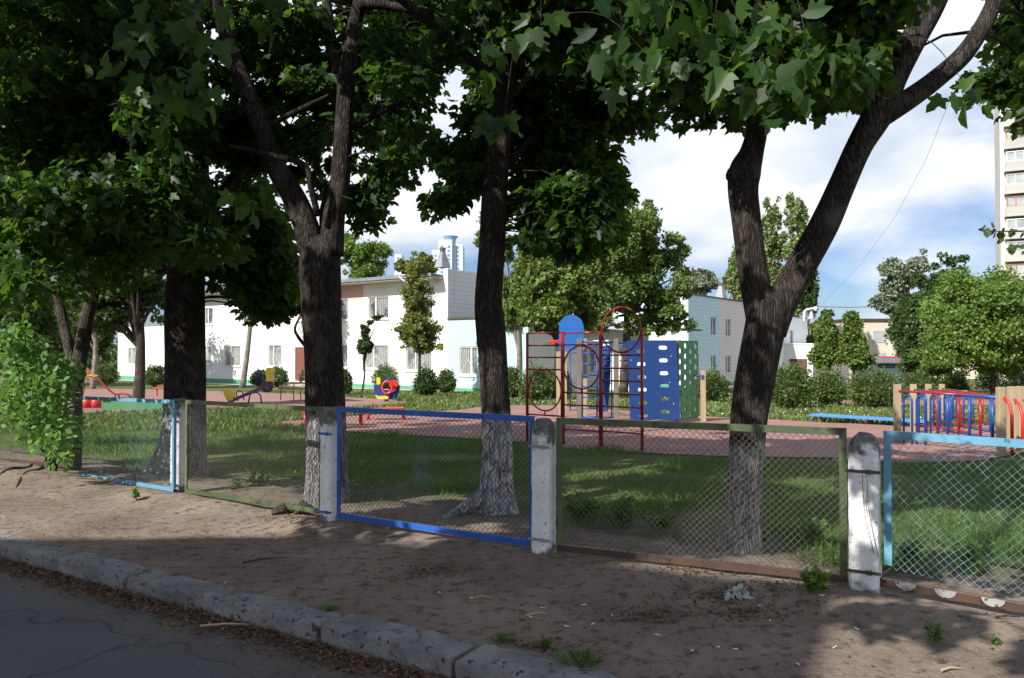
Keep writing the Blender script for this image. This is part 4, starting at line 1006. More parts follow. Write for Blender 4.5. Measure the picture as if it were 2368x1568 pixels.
# roof lamp and sky wires
p = at(1858, 742, 88); lt = thing('roof_lamp', p, 'white curved lamp on the roof of the far wing', 'lamp')
MB().tube([p, at(1858, 722, 88), at(1864, 716, 88), at(1880, 713, 88)], .10, 8).build('arm', mats['white'], lt)
MB().tube([at(1880, 713, 88), at(1886, 714, 88)], [.16, .28], 10).build('lamp_head', mats['white'], lt)
hood(1876, 716, 738, 88, 'white vent hood beside the roof lamp')
mb = MB(); mb.tube([at(1885, 709, 90), at(1960, 711, 92), at(2060, 708, 96), at(2130, 702, 99)], .035, 4, False)
tag(mb.build('power_cable', mats['w_dark']), 'thin black power cable above the conifers', 'cable')
mb = MB(); mb.tube([at(1900, 705, 90), at(1990, 610, 80), at(2070, 500, 70), at(2140, 370, 60), at(2200, 220, 50)], .012, 4, False)
tag(mb.build('overhead_wire', mats['w_dark']), 'hair-thin wire rising diagonally across the right sky', 'wire')

# ------------------------------------------------------------ background trees
def far_tree(name, label, bx, by, ell, m, Y=None, n=9000, size=.16, trunk_w=8, group='trees beyond the fence', bark='bark_plain', cat='tree', T=T_CLUMP, lobes=26, vs_=.8, lsc=1.0, stray=.2, fill=2.3):
    lobes = int(lobes*2.4)
    g_ = gnd(bx, by) if Y is None else Vector((at(bx, by, Y).x, Y, gz(at(bx, by, Y).x, Y)))
    Y = g_.y; t = thing(name, g_, label, cat, group)
    cl = []
    area = sum(e[2]*e[3] for e in ell)
    for (ex, ey, rx, ry) in ell:
        k = max(5, int(lobes*rx*ry/area))
        c = at(ex, ey, Y); RX = rx/F*Y; RZ = ry/F*Y
        for _ in range(k):
            d = rdir(1)[0]; rr = random.uniform(.35, 1.0)
            lr = random.uniform(.14, .34)*min(RX, RZ)*lsc
            cl.append(((c.x+d[0]*(RX-lr*.7)*rr, c.y+d[1]*RX*rr*.9, c.z+d[2]*(RZ-lr*.6)*rr), lr))
    tot = sum(r*r for c, r in cl)
    P = []; D = []; Nn = []; S = []
    for c, r in cl:
        k = int(n*fill*r*r/tot); d = rdir(k); rad = r*rng.uniform(.3, 1.0, k)*(1+.45*(1+stray)*(rng.random(k) < stray)*rng.random(k))
        q = d*rad[:, None]; q[:, 2] *= vs_; P.append(np.array(c)+q); dd = d.copy()+rng.normal(size=(k, 3))*.6; dd[:, 2] -= .3; D.append(dd)
        nn = d+rng.normal(size=(k, 3))*.5; nn[:, 2] += .5; Nn.append(nn); S.append(rng.uniform(.6, 1.3, k)*size*.76)
    mb = MB(); tw_ = trunk_w/2/F*Y
    top = at(ell[0][0], ell[0][1], Y); mb.tube([Vector(a) for a in spline([tuple(g_-Vector((0, 0, .1))), tuple(g_*.6+top*.4+Vector((.1, 0, 0))), tuple(top)], 5)], [tw_*1.15*(1-.055*i) for i in range(11)], 10, True, barkfn(bx, None, .08))
    for c, r in cl[::3]:
        c = Vector(c); b0 = g_+(top-g_)*random.uniform(.45, .9); mb.tube([b0, (b0+c)/2+Vector((0, 0, .1)), c], [tw_*.4, tw_*.25, .01], 5, False)
    mb.build('trunk', mats[bark], t, True)
    leafmesh('crown', np.concatenate(P), np.concatenate(D), np.concatenate(Nn), np.concatenate(S), T, m, t)
    return t
LN, DK, BR, PO, SI, OL, SPR = (mats[k] for k in ('leaf_linden', 'leaf_dark', 'leaf_bright', 'leaf_poplar', 'leaf_silver', 'leaf_olive', 'spruce'))
far_tree('linden_tree', 'dark-trunked linden behind the red climbing frame', 1283, 926, [(1290, 640, 125, 130), (1230, 600, 60, 110), (1340, 740, 75, 55), (1250, 745, 60, 45), (1385, 650, 50, 110)], LN, n=20000, size=.20, trunk_w=20, lobes=54)
far_tree('linden_tree', 'small pale-stemmed linden beside the straight maple trunk', 1196, 909, [(1195, 690, 60, 85), (1150, 560, 55, 75)], LN, n=8000, size=.20, trunk_w=12, bark='bark_pale')
far_tree('linden_tree', 'large round linden right of the red ring frame', 1440, 912, [(1450, 600, 115, 140), (1530, 650, 75, 130), (1560, 740, 55, 52), (1430, 740, 90, 50), (1500, 750, 70, 40), (1480, 520, 60, 65)], LN, n=26000, size=.20, trunk_w=20, lobes=70)
far_tree('poplar_tree', 'tallest columnar poplar seen between the forked limbs', 1838, 850, [(1840, 560, 36, 115), (1858, 650, 40, 85), (1832, 680, 36, 60), (1822, 520, 14, 60), (1856, 500, 14, 55)], PO, Y=95, n=9000, size=.42, trunk_w=6, lobes=56, vs_=2.4, lsc=.6, stray=.35, fill=1.5)
far_tree('poplar_tree', 'slim poplar just left of the tallest poplar', 1790, 850, [(1782, 560, 32, 112), (1792, 660, 36, 80), (1768, 520, 12, 60), (1796, 490, 12, 50)], PO, Y=98, n=7000, size=.42, trunk_w=5, lobes=50, vs_=2.4, lsc=.6, stray=.35, fill=1.5)
far_tree('poplar_tree', 'dark poplar right of the forked maple limb', 1868, 850, [(1868, 670, 28, 78), (1872, 640, 20, 60)], DK, Y=92, n=5000, size=.40, trunk_w=5, lobes=22, vs_=2.6, lsc=.6, stray=.35, fill=1.5)
far_tree('poplar_tree', 'short poplar left of the forked maple', 1705, 850, [(1705, 650, 38, 68), (1700, 610, 20, 50)], PO, Y=85, n=5000, size=.36, trunk_w=5, vs_=2.6, lsc=.6, stray=.35, fill=1.5)
far_tree('willow_tree', 'wind-blown silvery tree above the blue wall corner', 1622, 840, [(1622, 655, 38, 38)], SI, Y=80, n=3500, size=.32, trunk_w=5)
far_tree('spruce_tree', 'bushy green conifer left of its twin behind the bushes', 1912, 880, [(1912, 745, 20, 38), (1913, 785, 34, 45), (1912, 825, 44, 32)], LN, Y=62, n=8000, size=.24, trunk_w=6, vs_=1.2, lobes=40, stray=.4)
far_tree('spruce_tree', 'bushy green conifer right of its twin behind the bushes', 1972, 882, [(1968, 745, 20, 38), (1974, 785, 34, 45), (1982, 825, 42, 32)], LN, Y=60, n=8000, size=.24, trunk_w=6, vs_=1.2, lobes=40, stray=.4)
far_tree('maple_tree', 'yellowish tree between the annex and the conifers', 1880, 860, [(1880, 775, 26, 40), (1895, 800, 20, 50)], OL, Y=92, n=3500, size=.34, trunk_w=5)
far_tree('willow_tree', 'silver-leaved tree at the left of the right tree group', 2090, 885, [(2085, 640, 55, 50), (2120, 780, 55, 85), (2060, 700, 40, 50), (2130, 610, 30, 35)], SI, Y=52, n=12000, size=.22, trunk_w=9, lobes=44, stray=.5, fill=1.7)
far_tree('broadleaf_tree', 'dark green tree between silver tree and bright trees', 2175, 885, [(2140, 740, 80, 130), (2185, 620, 30, 60), (2215, 640, 34, 60), (2120, 830, 60, 55), (2190, 830, 70, 55)], DK, Y=48, n=15000, size=.20, trunk_w=10, lobes=60)
far_tree('broadleaf_tree', 'bright green broad tree below the panel block', 2300, 890, [(2265, 735, 125, 125), (2400, 730, 110, 130), (2200, 800, 100, 75), (2310, 825, 140, 60), (2410, 840, 80, 50)], BR, Y=40, n=36000, size=.17, trunk_w=14, lobes=120)
far_tree('robinia_tree', 'light green tree above the roof left of the narrow tree', 860, 860, [(860, 600, 55, 55), (835, 640, 45, 40), (800, 570, 40, 50)], BR, Y=72, n=7000, size=.28, trunk_w=8, lobes=34, stray=.6, fill=1.5, lsc=.8)
far_tree('robinia_tree', 'olive tree behind the roof near the tall tower', 985, 860, [(985, 612, 35, 32), (940, 625, 30, 28)], OL, Y=78, n=3500, size=.3, trunk_w=5)
far_tree('narrow_tree', 'narrow pale green tree before the white facade', 967, 908, [(964, 640, 34, 62), (966, 700, 42, 60), (968, 765, 52, 50), (972, 800, 54, 24)], OL, Y=44.5, n=8500, size=.17, trunk_w=7, lobes=75, group='young trees before the white facade', lsc=.85, stray=.7, fill=1.5)
far_tree('narrow_tree', 'small dark young tree left of the spring toy', 836, 905, [(842, 800, 20, 26), (842, 768, 13, 24), (872, 733, 15, 10), (852, 745, 14, 8)], DK, Y=44, n=3600, size=.13, trunk_w=5, lobes=30, group='young trees before the white facade', stray=.6, fill=1.4)
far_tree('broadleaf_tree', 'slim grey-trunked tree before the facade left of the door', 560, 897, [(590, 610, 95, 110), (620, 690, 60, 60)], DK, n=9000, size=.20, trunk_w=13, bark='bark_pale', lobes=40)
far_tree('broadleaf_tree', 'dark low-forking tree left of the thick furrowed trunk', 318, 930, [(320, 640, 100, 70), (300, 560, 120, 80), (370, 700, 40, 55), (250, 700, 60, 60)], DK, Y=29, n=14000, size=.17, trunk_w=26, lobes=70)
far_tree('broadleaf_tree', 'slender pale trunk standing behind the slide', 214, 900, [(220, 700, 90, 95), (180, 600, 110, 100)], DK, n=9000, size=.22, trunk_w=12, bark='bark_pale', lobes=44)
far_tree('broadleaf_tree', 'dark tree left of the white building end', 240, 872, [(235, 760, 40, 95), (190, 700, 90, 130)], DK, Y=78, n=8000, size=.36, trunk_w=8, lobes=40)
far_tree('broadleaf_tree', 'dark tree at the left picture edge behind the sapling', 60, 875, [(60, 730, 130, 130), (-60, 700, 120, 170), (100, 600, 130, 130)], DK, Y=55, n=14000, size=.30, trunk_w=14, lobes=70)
# T1 extra low limbs
# far wood on the horizon
P = []; 
nF = 26000; X_ = rng.uniform(-230, 230, nF); Yf = rng.uniform(135, 150, nF)
hh = np.array([5+3*noise.noise(Vector((x*.03, 0, 0)))+1.5*noise.noise(Vector((x*.13, 0, 3))) for x in X_]); Z_ = -2+rng.random(nF)*hh
leafmesh('distant_woods', np.stack([X_, Yf, Z_], 1), rdir(nF), rdir(nF)+np.array([0, -.4, .5]), rng.uniform(.5, 1.1, nF), T_CLUMP, DK, None)['kind'] = 'stuff'

# ------------------------------------------------------------ bushes
def bush(label, x, yb, wpx, hpx, m, Y=None, n=3200, size=.085, cat='bush', name='bush', group='rounded bushes on the lawn'):
    g_ = gnd(x, yb) if Y is None else Vector((at(x, yb, Y).x, Y, gz(at(x, yb, Y).x, Y)))
    Y = g_.y; RX = wpx/2/F*Y; H = hpx/F*Y
    t = thing(name, g_, label, cat, group)
    k = n; d = rdir(k); d[:, 2] = np.abs(d[:, 2])*1.0
    rad = rng.uniform(.55, 1.03, k)*(1+.16*(rng.random(k) < .12))
    q = d*rad[:, None]
    bumps = np.array([1+.26*noise.noise(Vector((a[0]*2.3+x, a[1]*2.3, a[2]*2.3)))+.14*noise.noise(Vector((a[0]*6+x, a[1]*6, a[2]*6))) for a in d])
    q *= bumps[:, None]
    low = rng.random(k) < .35
    q[low, 2] *= -.45
    P = np.array(g_)[None, :]+np.stack([q[:, 0]*RX, q[:, 1]*RX*.9, H*.36+q[:, 2]*H*.64], 1)
    sh = P[:, 2] < g_.z+.04; P[sh, 2] = g_.z+.04+rng.random(sh.sum())*.1
    dd = d+rng.normal(size=(k, 3))*.6; nn = d+rng.normal(size=(k, 3))*.6; nn[:, 2] += .4
    leafmesh('foliage', P, dd, nn, rng.uniform(.6, 1.3, k)*size, T_CLUMP, m, t)
    mb = MB()
    for _ in range(9):
        a = random.uniform(0, 6.28); r = random.uniform(.3, .8)
        mb.tube([g_+Vector((math.cos(a)*.08, math.sin(a)*.08, -.02)), g_+Vector((math.cos(a)*RX*r*.5, math.sin(a)*RX*r*.5, H*.35)), g_+Vector((math.cos(a)*RX*r, math.sin(a)*RX*r, H*.75))], [.025, .018, .006], 5)
    mb.build('stems', mats['bark_plain'], t)
HG = mats['leaf_hedge']
for a in [('round bush left of the white building end', 245, 893, 55, 52, HG), ('bush between the two dark trunks at left', 358, 895, 50, 50, HG),
          ('left one of two bushes behind the seesaw', 602, 895, 46, 40, HG), ('right one of two bushes behind the seesaw', 641, 895, 48, 46, HG),
          ('half-hidden bush right of the brown door', 708, 893, 30, 40, HG), ('bush just right of the forked trunk', 797, 915, 30, 58, HG),
          ('round bush behind the colourful spring toy', 890, 900, 60, 54, HG), ('dark clipped bush below the narrow pale tree', 984, 918, 52, 64, mats['leaf_dark']),
          ('small round bush at the corner of the teal wall', 1031, 912, 42, 56, HG), ('upright bush right of the straight maple trunk', 1184, 925, 34, 76, HG),
          ('bush seen through the lowest red ring', 1240, 928, 78, 80, HG), ('bush between the red frame and blue tower', 1292, 925, 60, 74, HG),
          ('bush in front of the blue end wall', 1645, 932, 78, 74, HG), ('largest bush right of the forked maple', 1828, 948, 112, 106, HG),
          ('bush adjoining the largest bush on its right', 1912, 940, 84, 84, HG), ('wide bush above the blue bench', 2024, 946, 122, 88, HG),
          ('olive bush behind the wooden posts', 2125, 920, 100, 60, HG), ('small olive bush beyond the red pipes', 2200, 915, 70, 50, HG),
          ('dark spreading bush at the right edge', 2325, 915, 130, 72, mats['leaf_dark'])]:
    bush(*a)

# ------------------------------------------------------------ playground equipment
X1 = Vector((1, 0, 0)); Z1 = Vector((0, 0, 1)); Y1 = Vector((0, 1, 0))
# red climbing frame with rings
a0 = Vector((.31, 16.2, 0)); b0 = Vector((2.36, 14.5, 0)); cd = (b0-a0).normalized(); bw = (b0-a0).length/3
cf = thing('climbing_frame', (a0+b0)/2+Vector((0, 0, gz(1.3, 15.3))), 'dark red climbing frame with three rings', 'climbing frame'); 
def cfp(s, z): return a0+cd*bw*s+Vector((0, 0, z))
for i in range(4):
    p = cfp(i, 0); MB().cyl(Vector((p.x, p.y, gz(p.x, p.y)-.1)), Vector((p.x, p.y, 2.05 if i < 3 else 2.09)), .030 if i in (0, 3) else .042, 14).build('upright', mats['darkred'], cf, True)
for i, zs in enumerate(((2.04, 1.79, 1.55, 1.31, .40), (2.03, 1.80, .87, .63, .155), (1.60, 1.355, 1.12, .88, .64, .17))):
    for z in zs: MB().cyl(cfp(i+.02, z), cfp(i+.98, z), .0165, 10).build('rung', mats['darkred'], cf, True)
for s, z, r in ((.5, .895, .405), (1.5, 1.365, .415), (2.5, 2.07, .42)):
    MB().ring(cfp(s, z), r, .0165, cd, Z1, 40, 8).build('ring', mats['darkred'], cf, True)
for s, z0, z1 in ((.5, .40, .49), (1.5, .87, .95), (2.5, 1.60, 1.65)): MB().cyl(cfp(s, z0), cfp(s, z1), .014, 8).build('stay', mats['darkred'], cf, True)

# play tower
def plate_with_holes(O, ax, az, n_, th, outline_fn, cells, seg=16):
    """cells: (x0,x1,z0,z1,cx,cz,a,b,squareness) panel cells, each with one opening; fn warps (x,z)"""
    mb = MB()
    def P(x, z, o): x, z = outline_fn(x, z); return O+ax*x+az*z+n_*o
    for (x0, x1, z0, z1, cx, cz, a, b, e_) in cells:
        inner = []; outer = []
        for k in range(seg):
            an = 2*math.pi*k/seg+math.pi/seg*0
            ct, st = math.cos(an), math.sin(an)
            inner.append((cx+a*math.copysign(abs(ct)**e_, ct), cz+b*math.copysign(abs(st)**e_, st)))
        # outer ring on the rectangle by angle
        hw0, hw1, hh0, hh1 = cx-x0, x1-cx, cz-z0, z1-cz
        for k in range(seg):
            an = 2*math.pi*k/seg; ct, st = math.cos(an), math.sin(an)
            W_ = hw1 if ct >= 0 else hw0; H_2 = hh1 if st >= 0 else hh0
            m_ = max(abs(ct), abs(st)); outer.append((cx+ct/m_*W_, cz+st/m_*H_2))
        for o, fl in ((th/2, 1), (-th/2, -1)):
            base = len(mb.v); mb.v += [tuple(P(x, z, o)) for x, z in inner]+[tuple(P(x, z, o)) for x, z in outer]
            for k in range(seg):
                k2 = (k+1) % seg; f = (base+k, base+k2, base+seg+k2, base+seg+k); mb.f.append(f if fl < 0 else f[::-1])
        base = len(mb.v); mb.v += [tuple(P(x, z, th/2)) for x, z in inner]+[tuple(P(x, z, -th/2)) for x, z in inner]
        for k in range(seg): k2 = (k+1) % seg; mb.f.append((base+k, base+k2, base+seg+k2, base+seg+k))
    return mb
TY = 21.8
def tp(x, y, d=0): return at(x, y, TY+d)
tg = gnd(1450, 977)
tow = thing('play_tower', (tg.x, TY, gz(tg.x, TY)), 'wooden post play tower with blue and green climbing walls', 'play tower')
gzt = gz(4, TY)
def wpost(x, yt, d=0, wd=.13, m='wood'):
    p = tp(x, yt, d); MB().box((p.x, p.y, (p.z+gzt-.2)/2), wd, wd, p.z-gzt+.2).build('post', mats[m], tow, bevel=.006)
wpost(1339, 783, m='shadewood'); wpost(1424, 783, m='shadewood'); wpost(1300, 785, 2.6, .12); wpost(1352, 783, 2.2, .12); wpost(1563, 787, .05, .12, m='shadewood')
wpost(1297, 812, 1.0, .11); 
# blue oval-hole wall
W0, W1_ = tp(1448, 787), tp(1562, 787); zb2 = tp(1500, 970).z; wdp = (W1_-W0).length; ht = W0.z-zb2
cells = []; colsx = [(0, wdp*.52, wdp*.27), (wdp*.52, wdp, wdp*.72)]
for ci, (x0, x1, cx) in enumerate(colsx):
    for r in range(6):
        c = ht*(1-(.14 if ci == 0 else .093)-r*.161) ; z1 = ht if r == 0 else (c+ht*.0805); z0 = 0 if r == 5 else (c-ht*.0805)
        cells.append((x0, x1, z0, z1, cx, c, .115, .052, .55))
mb = plate_with_holes(Vector((W0.x, W0.y-.08, zb2)), X1, Z1, Y1, .03, lambda x, z: (x+(1-z/ht)*.09, z), cells)
mb.build('blue_climbing_wall', mats['bluepanel'], tow)
mb = MB()
for fx, fz in ((.05, .75), (.62, .92), (.85, .8), (.82, .47), (.13, .48), (.2, .15), (.9, .2)): mb.cyl(Vector((W0.x+wdp*fx+.05, W0.y-.10, zb2+ht*fz)), Vector((W0.x+wdp*fx+.05, W0.y-.115, zb2+ht*fz)), .012, 8)
mb.build('bolts', mats['white'], tow)
# green round-hole wall, turned to the right
G0 = tp(1565, 787, -.0); G1 = at(1612, 790, TY+.95*0-.0+1.0)
gd = Vector((G1.x-G0.x, G1.y-G0.y, 0)); gw = gd.length; gd.normalize(); gn = Vector((-gd.y, gd.x, 0)); zgb = tp(1567, 973).z; gh = G0.z-zgb
cells = []
for ci in range(4):
    x0 = gw*ci/4; x1 = gw*(ci+1)/4; nr = 7; offs = (0 if ci % 2 == 0 else .5)
    rows = [gh*(r+.5+(.5 if ci % 2 else 0))/7.5 for r in range(7)]
    for r, c in enumerate(rows):
        z0 = 0 if r == 0 else (rows[r-1]+c)/2; z1 = gh if r == 6 else (rows[r+1]+c)/2
        cells.append((x0, x1, z0, z1, (x0+x1)/2, c, .085, .085, 1))
plate_with_holes(Vector((G0.x, G0.y-.02, zgb)), gd, Z1, gn, .03, lambda x, z: (x, z), cells, 16).build('green_climbing_wall', mats['green'], tow)
MB().box(at(1613, 880, TY+1.25), .05, .04, 1.5).build('red_rail', mats['darkred'], tow)
# arched blue roof panel
pts = []
for x, y in [(1292, 810), (1292, 757)]+[(1320.5-28.5*math.cos(a), 757-29*math.sin(a)) for a in np.linspace(.15, math.pi-.15, 14)]+[(1349, 757), (1349, 800), (1344, 810)]: pts.append(tp(x, y, 1.4))
MB().prism(pts, Y1*.03).build('arched_panel', mats['lightblue_panel'], tow)
p = tp(1280, 791, 2.0); MB().tube([p+Vector((-.16, 0, 0)), p+Vector((.3, 0, .02))], [.05, .06], 10).build('red_rail', mats['brightred'], tow)
mb = MB(); mb.prism([tp(1265, 792, 2), tp(1275, 789, 2), tp(1294, 788, 2), tp(1294, 793, 2), tp(1272, 795, 2)], Y1*.5); mb.build('red_shelf', mats['brightred'], tow)
# beige side panel
MB().prism([tp(1286, 813, .8), tp(1310, 813, .8), tp(1310, 945, .8), tp(1286, 942, .8)], Y1*.04).build('side_panel', mats['wood'], tow)
# blue ladders
def ladder(x0, x1, yt, yb, ys_, d, r=.022):
    l = MB().cyl(tp(x0, yt, d), tp(x0, yb, d), r, 8); l.cyl(tp(x1, yt, d), tp(x1, yb, d), r, 8)
    lo = l.build('ladder_frame', mats['navy'], tow, True)
    for y in ys_: MB().cyl(tp(x0, y, d), tp(x1, y, d), r*.85, 8).build('rung', mats['blue'], lo, True)
ladder(1346, 1380, 801, 964, (802, 817, 842, 868, 894, 919, 945, 964), -.1)
ladder(1380, 1414, 793, 966, (794, 810, 835, 858, 887), .3, .018)
ladder(1318, 1334, 816, 950, (816, 948), .5, .016)
for (xa, xb, y, d) in ((1344, 1420, 791, .1), (1430, 1452, 793, .1), (1432, 1450, 799, .4), (1432, 1450, 815, .4), (1432, 1448, 834, .4), (1432, 1446, 857, .4), (1372, 1400, 833, .7), (1370, 1400, 857, .7), (1346, 1416, 966, -.1), (1604, 1627, 869, .6)):
    MB().cyl(tp(xa, y, d), tp(xb, y, d), .022, 8).build('rail', mats['blue'], tow, True)
MB().prism([tp(1392, 800, 1.0), tp(1412, 797, 1.0), tp(1411, 880, 0), tp(1405, 952, -.2), tp(1382, 952, -.2), tp(1388, 880, 0)], Y1*.05).build('slide', mats['bluepanel'], tow)
pp_ = tp(1625, 857, .6); g_ = gnd(1624, 972)
MB().box((pp_.x, pp_.y, (pp_.z+gzt-.1)/2), .13, .13, pp_.z-gzt+.1).build('post', mats['wood'], tow, bevel=.006)
MB().box((pp_.x-.03, pp_.y-.07, tp(1625, 872, .6).z), .07, .03, .12).build('bracket', mats['blue'], tow)

# blue bench with red legs
A = gnd(1890, 976); B = gnd(2135, 989)
bt = thing('bench', (A+B)/2, 'long low bright blue bench on red legs', 'bench')
dd = Vector((B.x-A.x, B.y-A.y, 0)); ln = dd.length; dd.normalize(); n_ = Vector((-dd.y, dd.x, 0)); zt_ = at(1890, 957, A.y).z
for k, (off, dz_) in enumerate(((-.2, 0), (-.07, 0), (.07, .0), (.2, .0))):
    MB().box((A+B)/2+n_*off+Vector((0, 0, zt_-(A.z+B.z)/2-.03)), ln+.25, .105, .05, dd, n_).build('seat_board', mats['benchblue'], bt, bevel=.006)
for f in (.03, .5, .98):
    p = A+dd*ln*f; MB().cyl(Vector((p.x, p.y, gz(p.x, p.y)-.05)), Vector((p.x, p.y, zt_-.05)), .035, 10).build('leg', mats['brightred'], bt, True)
# pipe and post climber at right
cl_ = thing('pipe_climber', (8.5, 15, -.2), 'red and blue pipe climber between wooden posts at right', 'climbing frame')
Lp = []; Rp = []
for x, w_, base, top_ in ((2074, 16, 1026, 889), (2111, 13.2, 0, 888.5), (2146, 12, 0, 888), (2177, 10.8, 0, 888)):
    Y = 16.0*16/w_*.96 if base == 0 else 16.2; Lp.append((at(x, 900, Y), at(x, top_, Y).z))
for x, Y, top_ in ((2313, 13.9, 895), (2337, 14.9, 894), (2358, 15.9, 893), (2385, 17.0, 890)): Rp.append((at(x, 900, Y), at(x, top_, Y).z))
for (p, z) in Lp+Rp: MB().box((p.x, p.y, (z+gz(p.x, p.y)-.1)/2), .115, .115, z-gz(p.x, p.y)+.1).build('post', mats['wood'], cl_, bevel=.006)
for i in range(4):
    (a, za), (b, zb3) = Lp[i], Rp[i]; z = min(za, zb3)-.13; zl = gz(a.x, a.y)+.2
    A_ = Vector((a.x, a.y, z)); B_ = Vector((b.x, b.y, z)); d_ = B_-A_; L_ = d_.length; d_.normalize()
    m1 = 'darkred' if i != 1 else 'darkred'
    MB().cyl(A_, A_+d_*L_*.62, .022, 10).build('top_rail', mats['darkred'], cl_, True); MB().cyl(A_+d_*L_*.6+Vector((0, 0, -.01)), B_+Vector((0, 0, -.01)), .026, 10).build('top_rail', mats['blue'], cl_, True)
    lo = [Vector((p.x, p.y, gz(p.x, p.y)+.22)) for p in (A_, B_)]
    MB().cyl(lo[0], lo[0]+(lo[1]-lo[0])*.6, .02, 8).build('bottom_rail', mats['darkred'], cl_, True); MB().cyl(lo[0]+(lo[1]-lo[0])*.35-Vector((0, 0, .05)), lo[1]-Vector((0, 0, .05)), .02, 8).build('bottom_rail', mats['blue'], cl_, True)
    def q(s, zz): return Vector((A_.x+d_.x*L_*s, A_.y+d_.y*L_*s, zz))
    zlow = lo[0].z
    MB().tube([q(1.03, z), q(1.07, z-.1), q(1.09, z-.3), q(1.09, zlow-.2)], .028, 8).build('end_hoop', mats['brightred'], cl_, True)
    for s in (.07, .21):   # inverted U arches
        arc = [q(s, zlow-.25)]+[q(s+.045-.045*math.cos(a), z-.2+.13*math.sin(a)) for a in np.linspace(0, math.pi, 9)]+[q(s+.09, zlow-.25)]
        MB().tube(arc, .022, 8).build('arch', mats['blue'], cl_, True)
    for k, s in enumerate(np.linspace(.42, .93, 6)):
        MB().cyl(q(s, zlow), q(s, z), .024 if k % 2 else .016, 8).build('bar', mats['darkred'] if (k+i) % 2 == 0 else mats['blue'], cl_, True)
# seesaw
S0 = gnd(585, 934); SY = S0.y
def sp(x, y, d=0): return at(x, y, SY+d)
ss = thing('seesaw', S0, 'red and blue seesaw with yellow seat backs', 'seesaw')
MB().bar(sp(528, 929), sp(632, 884), .10, .12).build('beam', mats['darkred'], ss, bevel=.01)
MB().bar(sp(528, 932, -.08), sp(632, 887, -.08), .07, .03).build('beam_edge', mats['navy'], ss)
for side, (x, y) in enumerate(((528, 926), (624, 882))):
    lean = -6 if side == 0 else 0
    pts = [(x-2, y), (x-6+lean, y-24), (x-3+lean, y-27), (x+10+lean*.5, y-27), (x+13, y-20), (x+14, y-8), (x+12, y)] if side == 0 else [(x-7, y), (x-7, y-16), (x-9, y-26), (x-5, y-32), (x+6, y-32), (x+10, y-26), (x+8, y-16), (x+8, y)]
    MB().prism([sp(*q_) for q_ in pts], Y1*.25).build('seat_back', mats['yellow'], ss, bevel=.01)
    hx = x+22 if side == 0 else x-28
    hy = y+2 if side == 0 else y+6
    MB().tube([sp(hx, hy), sp(hx-4, hy-20), sp(hx, hy-24), sp(hx+8, hy-23), sp(hx+12, hy-18), sp(hx+14, hy-2)], .025, 8).build('handle', mats['navy'], ss, True)
MB().ring(sp(617, 893), .17, .09, X1, Z1, 24, 8).build('tyre', mats['w_dark'], ss, True)
for d in (-.25, .25):
    MB().tube([sp(573, 935, d), sp(578, 913, d), sp(584, 908, d), sp(596, 908, d), sp(602, 914, d), sp(605, 935, d)], .03, 8).build('stand', mats['navy'], ss, True)
# table with benches
S0 = gnd(680, 927); SY = S0.y
tt = thing('picnic_table', S0, 'brown table with attached bench on thin red legs', 'table')
MB().prism([sp(668, 884), sp(730, 884), sp(730, 887), sp(668, 887)], Y1*.8).build('table_top', mats['brownwood'], tt)
MB().prism([sp(645, 897, -.8), sp(716, 898, -.8), sp(716, 901, -.8), sp(645, 900, -.8)], Y1*.3).build('seat', mats['brownwood'], tt)
for x, y0, y1, d in ((649, 900, 925, -.8), (679, 886, 925, -.1), (695, 901, 924, -.8), (712, 901, 926, -.8), (716, 886, 923, .2)):
    MB().cyl(sp(x, y0, d), sp(x, y1, d), .022, 8).build('leg', mats['darkred'], tt, True)
# small red bench
S0 = gnd(368, 916); SY = S0.y
rb = thing('bench', S0, 'small red bench beside the thick furrowed trunk', 'bench')
MB().prism([sp(357, 896), sp(385, 896), sp(385, 899), sp(357, 899)], Y1*.35).build('seat_board', mats['brightred'], rb)
for x in (363, 380): MB().cyl(sp(x, 899), sp(x, 916), .035, 8).build('leg', mats['brightred'], rb, True)
# slide
S0 = gnd(250, 921); SY = S0.y
sd = thing('slide', S0, 'dark red slide with ladder behind the light blue panel', 'slide')
cv = [(205, 870), (222, 872), (240, 890), (256, 905), (266, 912), (285, 910), (297, 913), (303, 919)]
MB().tube([sp(x, y, -.22) for x, y in cv], .05, 8).build('side_rail', mats['darkred'], sd, True); MB().tube([sp(x, y, .22) for x, y in cv], .05, 8).build('side_rail', mats['darkred'], sd, True)
mb = MB()
for i in range(len(cv)-1): mb.add([sp(cv[i][0], cv[i][1]+2, -.22), sp(cv[i+1][0], cv[i+1][1]+2, -.22), sp(cv[i+1][0], cv[i+1][1]+2, .22), sp(cv[i][0], cv[i][1]+2, .22)], [(0, 1, 2, 3)])
mb.build('chute', mats['steps'], sd)
for x in (266, 275): MB().cyl(sp(x, 912), sp(x, 921), .03, 8).build('leg', mats['navy'], sd, True)
for d in (-.2, .2): MB().cyl(sp(205, 868, d), sp(190, 918, d), .025, 8).build('ladder_rail', mats['darkred'], sd, True)
for k in range(5): x = 203-2.8*k; y = 875+9.2*k; MB().cyl(sp(x, y, -.2), sp(x, y, .2), .02, 8).build('rung', mats['darkred'], sd, True)
MB().tube([sp(190, 852), sp(196, 850), sp(204, 853), sp(207, 860), sp(205, 868)], .03, 8).build('handle', mats['brightred'], sd, True)
MB().prism([sp(206, 868), sp(216, 866), sp(222, 870), sp(214, 874)], Y1*.5).build('deck', mats['yellow'], sd)
